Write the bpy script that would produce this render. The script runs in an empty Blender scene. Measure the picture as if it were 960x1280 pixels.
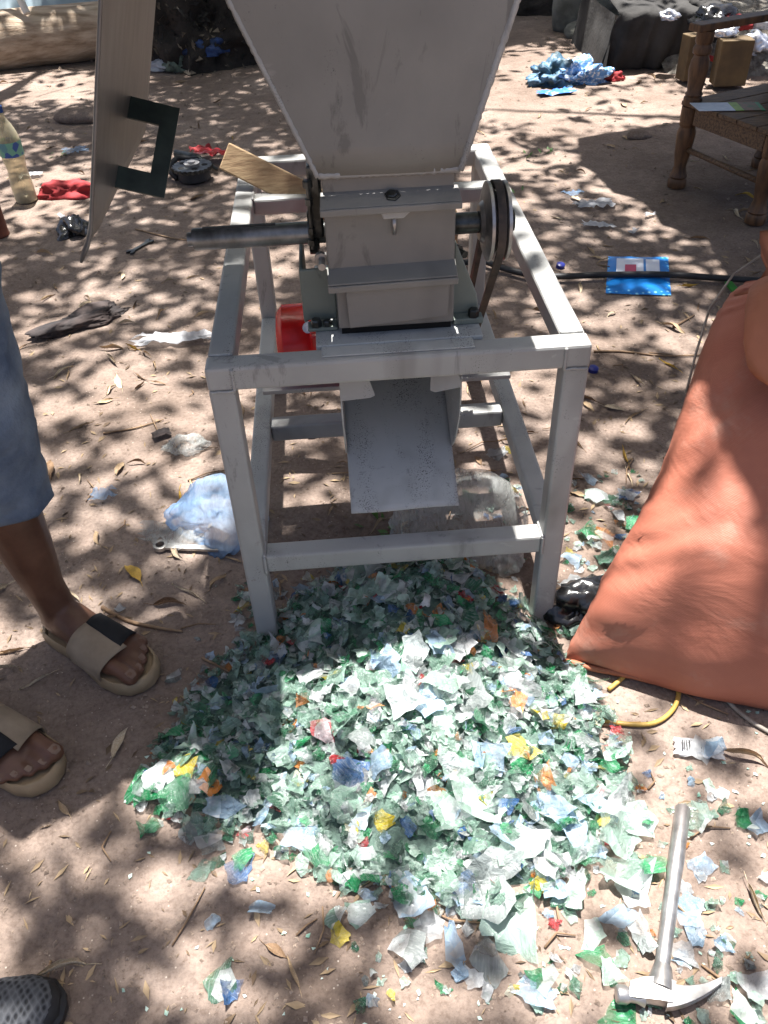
import bpy, bmesh, math, random
from mathutils import Vector, Matrix, noise, Quaternion
import numpy as np
R_ = math.radians
rng = random.Random(7)
scene = bpy.context.scene

# ------------------------------------------------------------------ camera, sky, sun, exposure
FPX = 1047.7
CAM = Vector((-0.0835, -1.1230, 1.3080))
pitch, yaw, roll = R_(40.99), R_(2.488), R_(-2.472)
CF = Vector((math.sin(yaw)*math.cos(pitch), math.cos(yaw)*math.cos(pitch), -math.sin(pitch)))
_r = CF.cross(Vector((0, 0, 1))).normalized(); _u = _r.cross(CF)
CR = _r*math.cos(roll) + _u*math.sin(roll)
CU = _u*math.cos(roll) - _r*math.sin(roll)
cam_data = bpy.data.cameras.new('camera')
cam = bpy.data.objects.new('camera', cam_data); scene.collection.objects.link(cam)
cam.matrix_world = Matrix(((CR.x, CU.x, -CF.x, CAM.x), (CR.y, CU.y, -CF.y, CAM.y), (CR.z, CU.z, -CF.z, CAM.z), (0, 0, 0, 1)))
cam_data.sensor_fit = 'VERTICAL'; cam_data.sensor_height = 36; cam_data.sensor_width = 27
cam_data.lens = FPX/1280*36
cam_data.clip_start = 0.02; cam_data.clip_end = 400
scene.camera = cam

SUN_TAN = 0.23                       # the light comes from behind the machine, nearly overhead
sun_el = math.atan(1/SUN_TAN)
world = bpy.data.worlds.new('World'); scene.world = world; world.use_nodes = True
wn = world.node_tree; bg = wn.nodes['Background']
sky = wn.nodes.new('ShaderNodeTexSky'); sky.sky_type = 'NISHITA'; sky.sun_disc = False
sky.sun_elevation = sun_el; sky.sun_rotation = 0; sky.air_density = .6; sky.dust_density = 4.5; sky.ozone_density = .4
wn.links.new(sky.outputs[0], bg.inputs[0]); bg.inputs[1].default_value = 0.066
sl = bpy.data.lights.new('sun', 'SUN'); sl.energy = 4.8; sl.angle = R_(0.53); sl.color = (1, .965, .925)
so = bpy.data.objects.new('sun', sl); scene.collection.objects.link(so); so.location = (0, 3, 12)
so.rotation_euler = (-(math.pi/2 - sun_el), 0, 0)
scene.view_settings.view_transform = 'Standard'; scene.view_settings.look = 'None'
scene.view_settings.exposure = 1.85; scene.view_settings.gamma = 1
scene.cycles.max_bounces = 8; scene.cycles.transparent_max_bounces = 12
scene.cycles.use_denoising = True

def px(u, v, z=0.0):
    """ground point (height z) that stands at this place of the picture"""
    d = CF + CR*((u-480)/FPX) - CU*((v-640)/FPX)
    return CAM + d*((z-CAM.z)/d.z)
def pxy(u, v, y):
    d = CF + CR*((u-480)/FPX) - CU*((v-640)/FPX)
    return CAM + d*((y-CAM.y)/d.y)

# ------------------------------------------------------------------ helpers
COL = scene.collection
ORG = {}
class MB:
    def __init__(s): s.v = []; s.f = []
    def add(s, vs, fs):
        o = len(s.v); s.v += [Vector(p) for p in vs]; s.f += [tuple(i+o for i in f) for f in fs]; return s
    def box(s, lo, hi, M=None):
        vs = [Vector((x, y, z)) for x in (lo[0], hi[0]) for y in (lo[1], hi[1]) for z in (lo[2], hi[2])]
        if M: vs = [M @ p for p in vs]
        return s.add(vs, [(0,1,3,2),(4,6,7,5),(0,4,5,1),(2,3,7,6),(0,2,6,4),(1,5,7,3)])
    def loft(s, rings, cap=True):
        n = len(rings[0]); o = len(s.v)
        for r in rings: s.v += [Vector(p) for p in r]
        for k in range(len(rings)-1):
            for i in range(n):
                j = (i+1) % n
                s.f.append((o+k*n+i, o+k*n+j, o+(k+1)*n+j, o+(k+1)*n+i))
        if cap:
            s.f.append(tuple(o+i for i in reversed(range(n)))); e = o+(len(rings)-1)*n
            s.f.append(tuple(e+i for i in range(n)))
        return s
    def tube(s, pts, rad, n=8, cap=True):
        pts = [Vector(p) for p in pts]
        if not isinstance(rad, (list, tuple)): rad = [rad]*len(pts)
        rings = []; up = None
        for i, p in enumerate(pts):
            t = (pts[min(i+1, len(pts)-1)] - pts[max(i-1, 0)]).normalized()
            if up is None: up = t.orthogonal().normalized()
            up = (up - t*up.dot(t)).normalized(); b = t.cross(up)
            rings.append([p + (up*math.cos(a) + b*math.sin(a))*rad[i] for a in [2*math.pi*k/n for k in range(n)]])
        return s.loft(rings, cap)
    def lathe(s, prof, base, axis=(0,0,1), n=20, cap=True):
        ax = Vector(axis).normalized(); u = ax.orthogonal().normalized(); w = ax.cross(u); base = Vector(base)
        return s.loft([[base + ax*h + (u*math.cos(a) + w*math.sin(a))*r for a in [2*math.pi*k/n for k in range(n)]] for r, h in prof], cap)
    def grid(s, fn, nu, nv, closed=False):
        o = len(s.v)
        for j in range(nv+1):
            for i in range(nu + (0 if closed else 1)): s.v.append(Vector(fn(i/nu, j/nv)))
        w = nu if closed else nu+1
        for j in range(nv):
            for i in range(nu):
                i2 = (i+1) % w
                s.f.append((o+j*w+i, o+j*w+i2, o+(j+1)*w+i2, o+(j+1)*w+i))
        return s
    def prism(s, poly, ext):
        ext = Vector(ext); n = len(poly); o = len(s.v)
        s.v += [Vector(p) for p in poly] + [Vector(p)+ext for p in poly]
        s.f.append(tuple(o+i for i in reversed(range(n)))); s.f.append(tuple(o+n+i for i in range(n)))
        for i in range(n): s.f.append((o+i, o+(i+1) % n, o+n+(i+1) % n, o+n+i))
        return s
    def move(s, fn): s.v = [Vector(fn(p)) for p in s.v]; return s

def obj(name, mb, mat, parent=None, org=None, smooth=False, bevel=0, flat_angle=None):
    """one mesh object; vertices are given in world space and stored relative to org (its thing's base)"""
    if parent is not None: org = ORG[parent.name]
    elif org is None:
        xs = [p.x for p in mb.v]; ys = [p.y for p in mb.v]; zs = [p.z for p in mb.v]
        org = Vector(((min(xs)+max(xs))/2, (min(ys)+max(ys))/2, min(zs)))
    org = Vector(org)
    me = bpy.data.meshes.new(name)
    me.from_pydata([tuple(p-org) for p in mb.v], [], mb.f)
    bm = bmesh.new(); bm.from_mesh(me); bmesh.ops.recalc_face_normals(bm, faces=bm.faces); bm.to_mesh(me); bm.free()
    if smooth:
        me.polygons.foreach_set('use_smooth', [True]*len(me.polygons))
        if flat_angle: me.set_sharp_from_angle(angle=R_(flat_angle))
    me.update()
    if mat: me.materials.append(mat)
    o = bpy.data.objects.new(name, me); COL.objects.link(o)
    ORG[o.name] = org
    if parent is not None: o.parent = parent
    else: o.location = org
    if bevel:
        m = o.modifiers.new('bevel', 'BEVEL'); m.width = bevel; m.segments = 2; m.limit_method = 'ANGLE'; m.angle_limit = R_(40)
    return o
def tag(o, label, cat, group=None):
    o['label'] = label; o['category'] = cat
    if group: o['group'] = group
    return o
def thing(name, label, cat, loc, group=None):
    o = bpy.data.objects.new(name, None); COL.objects.link(o); o.location = loc; o.empty_display_size = .05
    ORG[o.name] = Vector(loc)
    return tag(o, label, cat, group)
def structure(o): o['kind'] = 'structure'; return o
def stuff(o, label=None, cat=None):
    o['kind'] = 'stuff'
    if label: o['label'] = label
    if cat: o['category'] = cat
    return o

# ------------------------------------------------------------------ materials
def newmat(name):
    m = bpy.data.materials.new(name); m.use_nodes = True
    nt = m.node_tree; b = nt.nodes['Principled BSDF']
    return m, nt, b
def N(nt, t, **kw):
    n = nt.nodes.new(t)
    for k, v in kw.items(): setattr(n, k, v)
    return n
def ramp(nt, src, stops, interp='LINEAR'):
    r = N(nt, 'ShaderNodeValToRGB'); r.color_ramp.interpolation = interp
    e = r.color_ramp.elements
    while len(e) > 1: e.remove(e[0])
    e[0].position = stops[0][0]; e[0].color = (*stops[0][1], 1) if len(stops[0][1]) == 3 else stops[0][1]
    for p, c in stops[1:]:
        x = e.new(p); x.color = (*c, 1) if len(c) == 3 else c
    nt.links.new(src, r.inputs[0]); return r.outputs[0]
def noise_n(nt, scale, detail=4, rough=.55, co=None, dist=0):
    n = N(nt, 'ShaderNodeTexNoise'); n.inputs['Scale'].default_value = scale; n.inputs['Detail'].default_value = detail
    n.inputs['Roughness'].default_value = rough; n.inputs['Distortion'].default_value = dist
    if co is not None: nt.links.new(co, n.inputs['Vector'])
    return n.outputs['Fac']
def coord(nt, kind='Object', scale=None):
    c = N(nt, 'ShaderNodeTexCoord').outputs[kind]
    if scale:
        m = N(nt, 'ShaderNodeMapping'); m.inputs['Scale'].default_value = scale; nt.links.new(c, m.inputs['Vector']); return m.outputs[0]
    return c
def mixc(nt, fac, a, b, mode='MIX'):
    m = N(nt, 'ShaderNodeMix', data_type='RGBA', blend_type=mode)
    for s, val in ((m.inputs[0], fac), (m.inputs[6], a), (m.inputs[7], b)):
        if hasattr(val, 'is_output'): nt.links.new(val, s)
        elif isinstance(val, (int, float)): s.default_value = val
        else: s.default_value = (*val, 1)
    return m.outputs[2]
def bump(nt, b, h, strength=.3, dist=.01):
    n = N(nt, 'ShaderNodeBump'); n.inputs['Strength'].default_value = strength; n.inputs['Distance'].default_value = dist
    nt.links.new(h, n.inputs['Height'])
    if b.inputs['Normal'].is_linked:
        nt.links.new(b.inputs['Normal'].links[0].from_socket, n.inputs['Normal'])
    nt.links.new(n.outputs[0], b.inputs['Normal'])
def simple(name, c1, c2=None, scale=8, rough=.6, metal=0, bmp=0, bscale=40, bdist=.004, stretch=None, spec=.4, lo=.35, hi=.65, detail=5):
    m, nt, b = newmat(name)
    b.inputs['Roughness'].default_value = rough; b.inputs['Metallic'].default_value = metal; b.inputs['Specular IOR Level'].default_value = spec
    c2 = c2 or tuple(x*.6 for x in c1); co = coord(nt, 'Object', stretch)
    nt.links.new(ramp(nt, noise_n(nt, scale, detail, co=co), [(lo, c2), (hi, c1)]), b.inputs['Base Color'])
    if bmp: bump(nt, b, noise_n(nt, bscale, 5, co=co), bmp, bdist)
    return m

def paint(name, base, dirt=.35, speck=.5, rust=True, rough=.5):
    """grey machine primer: brushed unevenly, smudged, chipped to dark steel in small spots"""
    m, nt, b = newmat(name); co = coord(nt)
    c = mixc(nt, ramp(nt, noise_n(nt, 5, 5, co=co), [(.3, (0,0,0)), (.7, (1,1,1))]), tuple(x*.82 for x in base), tuple(x*1.08 for x in base))
    sm = ramp(nt, noise_n(nt, 3.2, 3, .6, coord(nt, 'Object', (1, 1, .35)), 1.2), [(.56, (0,0,0)), (.72, (1,1,1))])
    k = N(nt, 'ShaderNodeMath', operation='MULTIPLY'); nt.links.new(sm, k.inputs[0]); k.inputs[1].default_value = dirt
    c = mixc(nt, k.outputs[0], c, (.13, .125, .115))
    sc2 = ramp(nt, noise_n(nt, 4.5, 6, .7, coord(nt, 'Object', (3.2, 3.2, .8)), .9), [(.60, (0,0,0)), (.66, (.6,.6,.6))]); c = mixc(nt, sc2, c, tuple(x*.45 for x in base))
    sc3 = ramp(nt, noise_n(nt, 5.5, 6, .72, coord(nt, 'Object', (1, 1, 1.6)), 1.4), [(.62, (0,0,0)), (.70, (.55,.55,.55))]); c = mixc(nt, sc3, c, tuple(min(.6, x*1.35) for x in base))
    if rust:
        rr = ramp(nt, noise_n(nt, 9, 6, .7, co, .6), [(.67, (0,0,0)), (.72, (1,1,1))])
        k2 = N(nt, 'ShaderNodeMath', operation='MULTIPLY'); nt.links.new(rr, k2.inputs[0]); k2.inputs[1].default_value = .55
        c = mixc(nt, k2.outputs[0], c, (.17, .12, .09))
    sp = ramp(nt, noise_n(nt, 420, 3, .6, co), [(.63-.05*speck, (0,0,0)), (.67-.05*speck, (1,1,1))])
    reg = ramp(nt, noise_n(nt, 9, 6, .7, coord(nt, 'Object', (2.2, .8, .8))), [(.66-.14*speck, (0,0,0)), (.78-.14*speck, (.9,.9,.9))])
    k3 = N(nt, 'ShaderNodeMath', operation='MULTIPLY'); nt.links.new(sp, k3.inputs[0]); nt.links.new(reg, k3.inputs[1])
    c = mixc(nt, k3.outputs[0], c, (.035, .035, .03))
    nt.links.new(c, b.inputs['Base Color'])
    nt.links.new(ramp(nt, noise_n(nt, 14, 3, co=co), [(.3, (rough-.12,)*3), (.7, (rough+.15,)*3)]), b.inputs['Roughness'])
    bump(nt, b, noise_n(nt, 26, 4, .6, co), .16, .004); bump(nt, b, noise_n(nt, 220, 2, .5, co), .12, .0008)
    return m

MAT = {}
MAT['paint'] = paint('grey_primer_paint', (.205, .199, .18), .7, .6)
MAT['paint_rail'] = paint('pale_grey_primer_paint', (.345, .345, .33), .7, .8)
MAT['paint_dusty'] = paint('speckled_grey_paint', (.40, .41, .40), .4, 1.35, False)
MAT['paint_green'] = paint('dull_green_grey_paint', (.16, .19, .165), .5, .7)
MAT['steel_dark'] = simple('oily_dark_steel', (.11, .12, .12), (.03, .032, .03), 30, .35, .8, .3, 120, .001)
MAT['steel'] = simple('worn_bright_steel', (.50, .49, .48), (.30, .29, .28), 40, .42, .9, .2, 160, .0008)
MAT['sheet'] = simple('brushed_sheet_steel', (.16, .16, .155), (.115, .114, .11), 5, .4, .5, .12, 60, .001, (7, 7, .8))
MAT['handle_green'] = simple('dark_green_enamel', (.045, .065, .055), (.02, .03, .026), 20, .4, 0, .2, 90, .001)
MAT['steel_mid'] = simple('greasy_grey_steel', (.30, .31, .31), (.10, .105, .10), 22, .4, .7, .3, 120, .001)
MAT['rubber'] = simple('black_rubber', (.03, .03, .032), (.012, .012, .013), 20, .55, 0, .2, 80, .001)
MAT['belt'] = simple('worn_belt_rubber', (.09, .065, .05), (.03, .026, .024), 30, .7, 0, .3, 120, .001)
MAT['red_motor'] = simple('glossy_red_enamel', (.62, .012, .014), (.42, .008, .01), 18, .22, 0, .1, 60, .001)
MAT['black'] = simple('black_opening_shade', (.006, .006, .006), (.003, .003, .003), 5, .9)  # black painted for the shade inside openings
MAT['wood'] = simple('raw_sawn_wood', (.42, .30, .17), (.24, .155, .085), 9, .75, 0, .4, 30, .002, (1.2, 14, 14))
MAT['wood_old'] = simple('dark_worn_wood', (.17, .085, .038), (.06, .032, .018), 9, .5, 0, .35, 40, .002, (5, 5, 1.2))
MAT['wood_seat'] = simple('chipped_grey_brown_wood', (.20, .12, .065), (.07, .045, .03), 12, .6, 0, .45, 40, .002, (1.5, 12, 12))
MAT['bark'] = simple('bark', (.11, .085, .062), (.045, .034, .026), 12, .9, 0, .8, 26, .02, (3, 3, .8))
MAT['log'] = simple('weathered_pale_log', (.50, .40, .30), (.25, .18, .12), 5, .8, 0, .5, 18, .01, (1, 6, 6))

# ------------------------------------------------------------------ ground
def gz(x, y):
    return .007*noise.noise(Vector((x*2.1, y*2.1, 1.3))) + .0035*noise.noise(Vector((x*8, y*8, 4.1))) + .02*noise.noise(Vector((x*.5, y*.5, 9.7)))*min(1, max(0, (math.hypot(x, y-.3)-1.2)/1.5))
def axis_ticks(lo, hi, step, far):
    a = list(np.arange(lo, hi+1e-6, step)); k = step; v = hi
    right = []
    while v < far: k *= 1.6; v += k; right.append(v)
    k = step; v = lo; left = []
    while v > -far: k *= 1.6; v -= k; left.append(v)
    return left[::-1] + a + right
xs = axis_ticks(-3.4, 3.6, .045, 90); ys = axis_ticks(-1.4, 7.6, .045, 90)
gm = MB(); gm.v = [Vector((x, y, gz(x, y))) for y in ys for x in xs]
nx = len(xs)
gm.f = [(j*nx+i, j*nx+i+1, (j+1)*nx+i+1, (j+1)*nx+i) for j in range(len(ys)-1) for i in range(nx-1)]
m, nt, b = newmat('dry_trodden_soil'); co = coord(nt)
c = ramp(nt, noise_n(nt, 1.6, 6, .6, co), [(.3, (.160, .122, .100)), (.52, (.232, .184, .156)), (.72, (.322, .264, .228))])
c = mixc(nt, .55, c, ramp(nt, noise_n(nt, 14, 6, .65, co), [(.3, (.55, .5, .46)), (.7, (1.1, 1.07, 1.04))]), 'MULTIPLY')
c = mixc(nt, .6, c, ramp(nt, noise_n(nt, 110, 4, .7, co), [(.32, (.55, .5, .47)), (.5, (1, 1, 1)), (.68, (1.3, 1.28, 1.24))]), 'MULTIPLY')
vor = N(nt, 'ShaderNodeTexVoronoi'); vor.inputs['Scale'].default_value = 75; nt.links.new(co, vor.inputs['Vector'])
c = mixc(nt, ramp(nt, vor.outputs['Distance'], [(.07, (1,1,1)), (.13, (0,0,0))]), c, mixc(nt, ramp(nt, noise_n(nt, 40, 2, .5, co), [(.4, (0,0,0)), (.6, (1,1,1))]), (.16, .125, .10), (.46, .39, .33)))
nt.links.new(c, b.inputs['Base Color']); b.inputs['Roughness'].default_value = .95; b.inputs['Specular IOR Level'].default_value = .15
bump(nt, b, noise_n(nt, 3, 5, .6, co, .8), .6, .06); bump(nt, b, noise_n(nt, 9, 6, .65, co), .6, .025); bump(nt, b, noise_n(nt, 60, 6, .7, co), .6, .006); bump(nt, b, noise_n(nt, 300, 3, .6, co), .5, .0015)
MAT['soil'] = m
structure(obj('ground', gm, MAT['soil'], org=(0, 0, 0), smooth=True))
MAT['crumb'] = simple('soil_crumb', (.36, .28, .22), (.15, .11, .085), 25, .95, 0, .4, 120, .002)
cm = MB()
for i in range(5200):
    u, v = rng.uniform(-60, 1020), 1330 - 1330*rng.random()**1.15
    p = px(u, v)
    if p.y > 6: continue
    s = rng.choice([.0014, .0018, .0022, .0026, .0034, .0045])*rng.uniform(.7, 1.3)*(1 + .35*max(0, p.y))
    p.z = gz(p.x, p.y) + s*.2; e = Matrix.Rotation(rng.random()*6.28, 3, 'Z')
    cm.add([p + e @ Vector(q)*s*rng.uniform(.7, 1.3) for q in ((1,0,0),(-.3,.9,0),(-1,-.1,0),(.2,-.9,0),(0,0,.8),(0,0,-.6))], [(0,1,4),(1,2,4),(2,3,4),(3,0,4),(1,0,5),(2,1,5),(3,2,5),(0,3,5)])
stuff(obj('soil_crumbs', cm, MAT['crumb'], org=(0, 0, 0)), 'small loose clods and grit strewn over the bare soil', 'gravel')

# ------------------------------------------------------------------ trees overhead (they dapple the yard), out of the frame
m, nt, b = newmat('tree_leaf'); co = coord(nt)
c = ramp(nt, noise_n(nt, 3, 3, co=co), [(.3, (.04, .085, .022)), (.7, (.085, .14, .04))])
nt.links.new(c, b.inputs['Base Color']); b.inputs['Roughness'].default_value = .5
tr = N(nt, 'ShaderNodeBsdfTranslucent'); tr.inputs[0].default_value = (.12, .19, .04, 1)
mx = N(nt, 'ShaderNodeMixShader'); mx.inputs[0].default_value = .3
nt.links.new(b.outputs[0], mx.inputs[1]); nt.links.new(tr.outputs[0], mx.inputs[2]); nt.links.new(mx.outputs[0], nt.nodes['Material Output'].inputs[0])
MAT['leaf'] = m
def zone(u0, v0, u1, v1, k, soft=.12):
    a = [px(u0, v0), px(u1, v0), px(u1, v1), px(u0, v1)]
    return (min(p.x for p in a), max(p.x for p in a), min(p.y for p in a), max(p.y for p in a), k, soft)
# where the crown is thin (k < 1) or thick (k > 1), read from the light that reaches the ground
ZONES = [zone(640, 62, 850, 150, .10, .2), zone(0, 98, 112, 132, .1, .25), zone(0, 190, 110, 250, .35, .2), zone(560, 60, 660, 200, .5, .3),
         zone(110, 80, 330, 190, 1.8, .3), zone(0, 135, 110, 185, 1.7, .3), zone(600, -30, 775, 62, 7, .25), zone(180, -10, 320, 75, 2.5, .3),
         zone(300, 830, 800, 1130, .05, .1), zone(560, 930, 980, 1300, .10, .1), zone(330, 1160, 600, 1300, .8, .08), zone(0, 1010, 300, 1300, 1.25, .1),
         (.2, .42, .0, 1.0, .35, .1), (.3, .70, -.35, .15, .25, .08), zone(40, 540, 260, 680, .7, .15)]
def dens(x, y):
    k = 1.0
    for x0, x1, y0, y1, kk, s in ZONES:
        dx = max(x0-x, x-x1, 0); dy = max(y0-y, y-y1, 0); w = max(0, 1-math.hypot(dx, dy)/s)
        k *= kk**w
    return k * (.72 + .7*max(-.6, noise.noise(Vector((x*1.6, y*1.6, 3.3)))))
TREES = [(Vector((-3.1, 1.3, 0)), 'tall shade tree left of the yard, its boughs spread over the machine', .17), (Vector((4.6, 2.6, 0)), 'tall shade tree right of the yard, beyond the wooden chair', .15), (Vector((-1.2, -4.2, 0)), 'shade tree behind the photographer, its boughs over the litter', .14)]
crowns = [MB() for _ in TREES]; twig_mb = [MB() for _ in TREES]
lr = random.Random(21)
nleaf = 0
while nleaf < 68000:
    gx_, gy_ = lr.uniform(-3.6, 3.8), lr.uniform(-1.8, 8.2)
    if lr.random()*6 > dens(gx_, gy_): continue
    h = lr.uniform(3.6, 5.8) if lr.random() < .8 or gy_ < 2.2 else lr.uniform(2.7, 3.6)
    c0 = Vector((gx_, gy_ + SUN_TAN*h, h))
    ti = min(range(len(TREES)), key=lambda k: (TREES[k][0].xy - c0.xy).length)
    n_in = lr.randint(7, 13); mb = crowns[ti]
    ax = Vector((lr.gauss(0, 1), lr.gauss(0, 1), lr.gauss(0, .3))).normalized()
    for _ in range(n_in):
        p = c0 + ax*lr.uniform(-.2, .2) + Vector((lr.gauss(0, .085), lr.gauss(0, .085), lr.gauss(0, .07)))
        d = (ax*.5 + Vector((lr.gauss(0, 1), lr.gauss(0, 1), lr.gauss(-.2, .45)))).normalized()
        w = d.cross(Vector((lr.gauss(0, .5), lr.gauss(0, .5), 1))).normalized(); L = lr.uniform(.07, .12); W = L*.25
        up = w.cross(d)
        mb.add([p, p+d*L*.35+w*W+up*W*.3, p+d*L*.75+w*W*.7+up*W*.2, p+d*L, p+d*L*.75-w*W*.7+up*W*.2, p+d*L*.35-w*W+up*W*.3], [(0,1,2,3), (0,3,4,5)])
        nleaf += 1
    twig_mb[ti].tube([c0-ax*.24, c0+ax*.05, c0+ax*.22], [.006, .004, .002], 4)
for (base, label, r0), cmb, tmb in zip(TREES, crowns, twig_mb):
    t = thing('shade_tree', label, 'tree', base, 'trees that shade the yard')
    trunk = MB(); top = base + Vector((lr.uniform(-.15, .15), lr.uniform(-.1, .3), 3.1))
    trunk.tube([base-Vector((0,0,.1)), base+Vector((.02,.02,.25)), base.lerp(top, .5)+Vector((.06,-.04,0)), top], [r0*1.5, r0*1.1, r0*.9, r0*.7], 14)
    obj('trunk', trunk, MAT['bark'], t, smooth=True)
    ctr = sum(cmb.v, Vector())/len(cmb.v)
    for k in range(7):
        tgt = cmb.v[lr.randrange(len(cmb.v))].copy(); tgt.z -= .1
        mid = top.lerp(tgt, .5) + Vector((lr.gauss(0,.15), lr.gauss(0,.15), .35))
        lm = MB().tube([top-Vector((0,0,.15)), top.lerp(mid, .5)+Vector((0,0,.12)), mid, mid.lerp(tgt, .6), tgt], [r0*.55, r0*.4, r0*.26, r0*.14, r0*.05], 8)
        obj('limb', lm, MAT['bark'], t, smooth=True)
    stuff(obj('twigs', tmb, MAT['bark'], t)); stuff(obj('crown', cmb, MAT['leaf'], t))

# ------------------------------------------------------------------ added tarpaulin, out of view, outline cut to shade the chair and the sack's edge
TZ = 2.15
tp = [(1.06,2.50),(1.02,2.62),(1.09,2.98),(1.30,3.04),(1.62,3.12),(3.3,3.15),(3.3,-.9),(.84,-.50),(.625,-.30),(.555,-.14),(.535,.06),(.62,.22),(1.05,1.05),(1.24,1.50),(1.28,1.78),(1.16,1.95),(1.17,2.2),(1.07,2.3)]
tm = MB()
pts = [Vector((x, y+SUN_TAN*TZ, TZ)) for x, y in tp]
tm.prism(pts, (0, 0, .004))
MAT['added_tarp'] = simple('added_tarpaulin_blue', (.10, .17, .30), (.07, .11, .2), 4, .6, 0, .4, 20, .01)
added_tarp = thing('added_shade_tarpaulin', 'added out-of-view blue tarpaulin on poles, cut to shade the wooden chair', 'awning', (3.25, 1.6, 0))
obj('sheet', tm, MAT['added_tarp'], added_tarp)
for x, y in ((3.25, 3.6), (3.25, -.35)):
    obj('pole', MB().tube([(x, y, -.05), (x+.02, y, 2.2)], [.03, .025], 8), MAT['wood'], added_tarp, smooth=True)
# ------------------------------------------------------------------ the shredding machine
H = .643; T = .0413; D = .97; HW = .30
mach = thing('shredding_machine', 'grey painted shredding machine on a welded square-tube stand with a big hopper', 'machine', (0, .4, 0))
P, PR = MAT['paint'], MAT['paint_rail']
def bar(name, lo, hi, mat=PR): return obj(name, MB().box(lo, hi), mat, mach, bevel=.005)
e = .0015
for x0 in (-HW, HW-T):
    for y0 in (0, D-T): bar('leg', (x0, y0+(e if y0 == 0 else 0), -.03), (x0+T, y0+T, H-T if y0 == 0 else H-.002))
bar('top_rail', (-HW, 0, H-T), (HW, T, H))
bar('top_rail', (-HW+.001, T, H-T+.001), (-HW+T, D-T, H-.001)); bar('top_rail', (HW-T, T, H-T+.001), (HW-.001, D-T, H-.001))
bar('top_rail', (-HW+.0015, D-T+.0005, H-T+.002), (HW-.0015, D+.002, H+.0005))
bar('cross_bar', (-HW+T, .696, H-T+.003), (HW-T, .696+T, H-.003))
LZ = .2415
bar('lower_rail', (-HW+T, .001, LZ-T), (HW-T, T-.001, LZ))
bar('lower_rail', (-HW+.001, T, LZ-T), (-HW+T-.001, D-T, LZ-.001), MAT['paint_dusty']); bar('lower_rail', (HW-T+.001, T, LZ-T), (HW-.001, D-T, LZ-.001), MAT['paint_dusty'])
bar('lower_cross_bar', (-HW+T, .415, LZ-T+.001), (HW-T, .415+T, LZ+.001))
# base plate under the cutting chamber
obj('base_plate', MB().box((-.128, .0415, H-.004), (.135, .335, H+.005)), MAT['paint_dusty'], mach, bevel=.002)
obj('base_plate_edge', MB().box((-.120, .012, H+.0004), (.118, .0412, H+.0030)), MAT['paint_dusty'], mach, bevel=.001)
# chamber
YF = .07
ch = MB(); ch.box((-.090, YF, H+.016), (.092, .30, .745)); obj('chamber_base', ch, P, mach, bevel=.003)
obj('slot_shade', MB().box((-.086, YF+.004, H+.0055), (.088, .29, H+.0155)), MAT['black'], mach)  # solid black box stands in for the shade inside the open slot
obj('chamber', MB().box((-.100, .088, .747), (.094, .31, .848)), P, mach, bevel=.003)
# sloping lower ledge
def slab(name, pts4, th, mat, bev=.0015):
    a, b2, c2, d2 = [Vector(p) for p in pts4]; n = (b2-a).cross(d2-a).normalized()*th
    return obj(name, MB().prism([a, b2, c2, d2], n), mat, mach, bevel=bev)
slab('ledge', [(-.102, .056, .7365), (.095, .056, .7395), (.095, .092, .7515), (-.102, .092, .7485)], .005, P)
slab('ledge_lip', [(-.102, .0545, .729), (.095, .0545, .732), (.095, .0545, .7425), (-.102, .0545, .7395)], .004, P)
slab('access_plate', [(-.073, .061, .666), (.081, .061, .677), (.083, .061, .735), (-.076, .061, .731)], .004, P)
# upper flange pair with its bolt, latch block
slab('flange', [(-.105, .070, .8465), (.100, .070, .8475), (.098, .102, .860), (-.103, .102, .860)], .005, P)
slab('flange_lip', [(-.105, .0685, .8405), (.100, .0685, .8415), (.100, .0685, .8515), (-.105, .0685, .8505)], .004, P)
def bolt(p, r=.009, h=.007, ax=(0,0,1), par=None, mat='steel_dark', shank=.0):
    p = Vector(p); a = Vector(ax).normalized()
    mb = MB().lathe([(r, 0), (r, h*.8), (r*.85, h)], p, a, 6)
    o = obj('bolt', mb, MAT[mat], par or mach)
    return o
bolt((.0, .085, .8585), .008, .006, (0, -.35, 1)); bolt((.001, .086, .8587), .012, .0025, (0, -.35, 1))
obj('latch_block', MB().prism([(-.018, .0735, .840), (.028, .0735, .840), (.016, .0735, .829), (-.014, .0735, .829)], (0, .014, 0)), MAT['paint_rail'], mach, bevel=.002)
obj('latch_pin', MB().tube([(.002, .080, .829), (.002, .081, .804)], .0035, 8), MAT['steel'], mach, smooth=True)
# neck and hopper
obj('hopper_neck', MB().box((-.099, .099, .850), (.092, .298, .892)), P, mach, bevel=.003)
lo = [(-.103, .092, .890), (.098, .092, .888), (.098, .306, .888), (-.103, .306, .890)]
hi = [(-.238, .128, 1.195), (.207, .128, 1.190), (.207, .50, 1.190), (-.238, .50, 1.195)]
hp = MB()
def lerp3(a, b, t): return tuple(a[i]+(b[i]-a[i])*t for i in range(3))
k_ = 8; rings = []
for j in range(k_+1):
    t = j/k_; ring = []
    for i in range(4):
        a, b2 = lerp3(lo[i], hi[i], t), lerp3(lo[(i+1)%4], hi[(i+1)%4], t)
        for q in range(6):
            p = Vector(lerp3(a, b2, q/6)); mid = .5-abs(q/6-.5)
            p.y += .006*noise.noise(p*7)*mid*2; p.x += .004*noise.noise(p*7+Vector((4,0,0)))*mid*2; ring.append(p)
    rings.append(ring)
hp.loft(rings, False)
ho = obj('hopper', hp, P, mach, smooth=True, flat_angle=35)
sm_ = ho.modifiers.new('thick', 'SOLIDIFY'); sm_.thickness = .003; sm_.offset = 1
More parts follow.
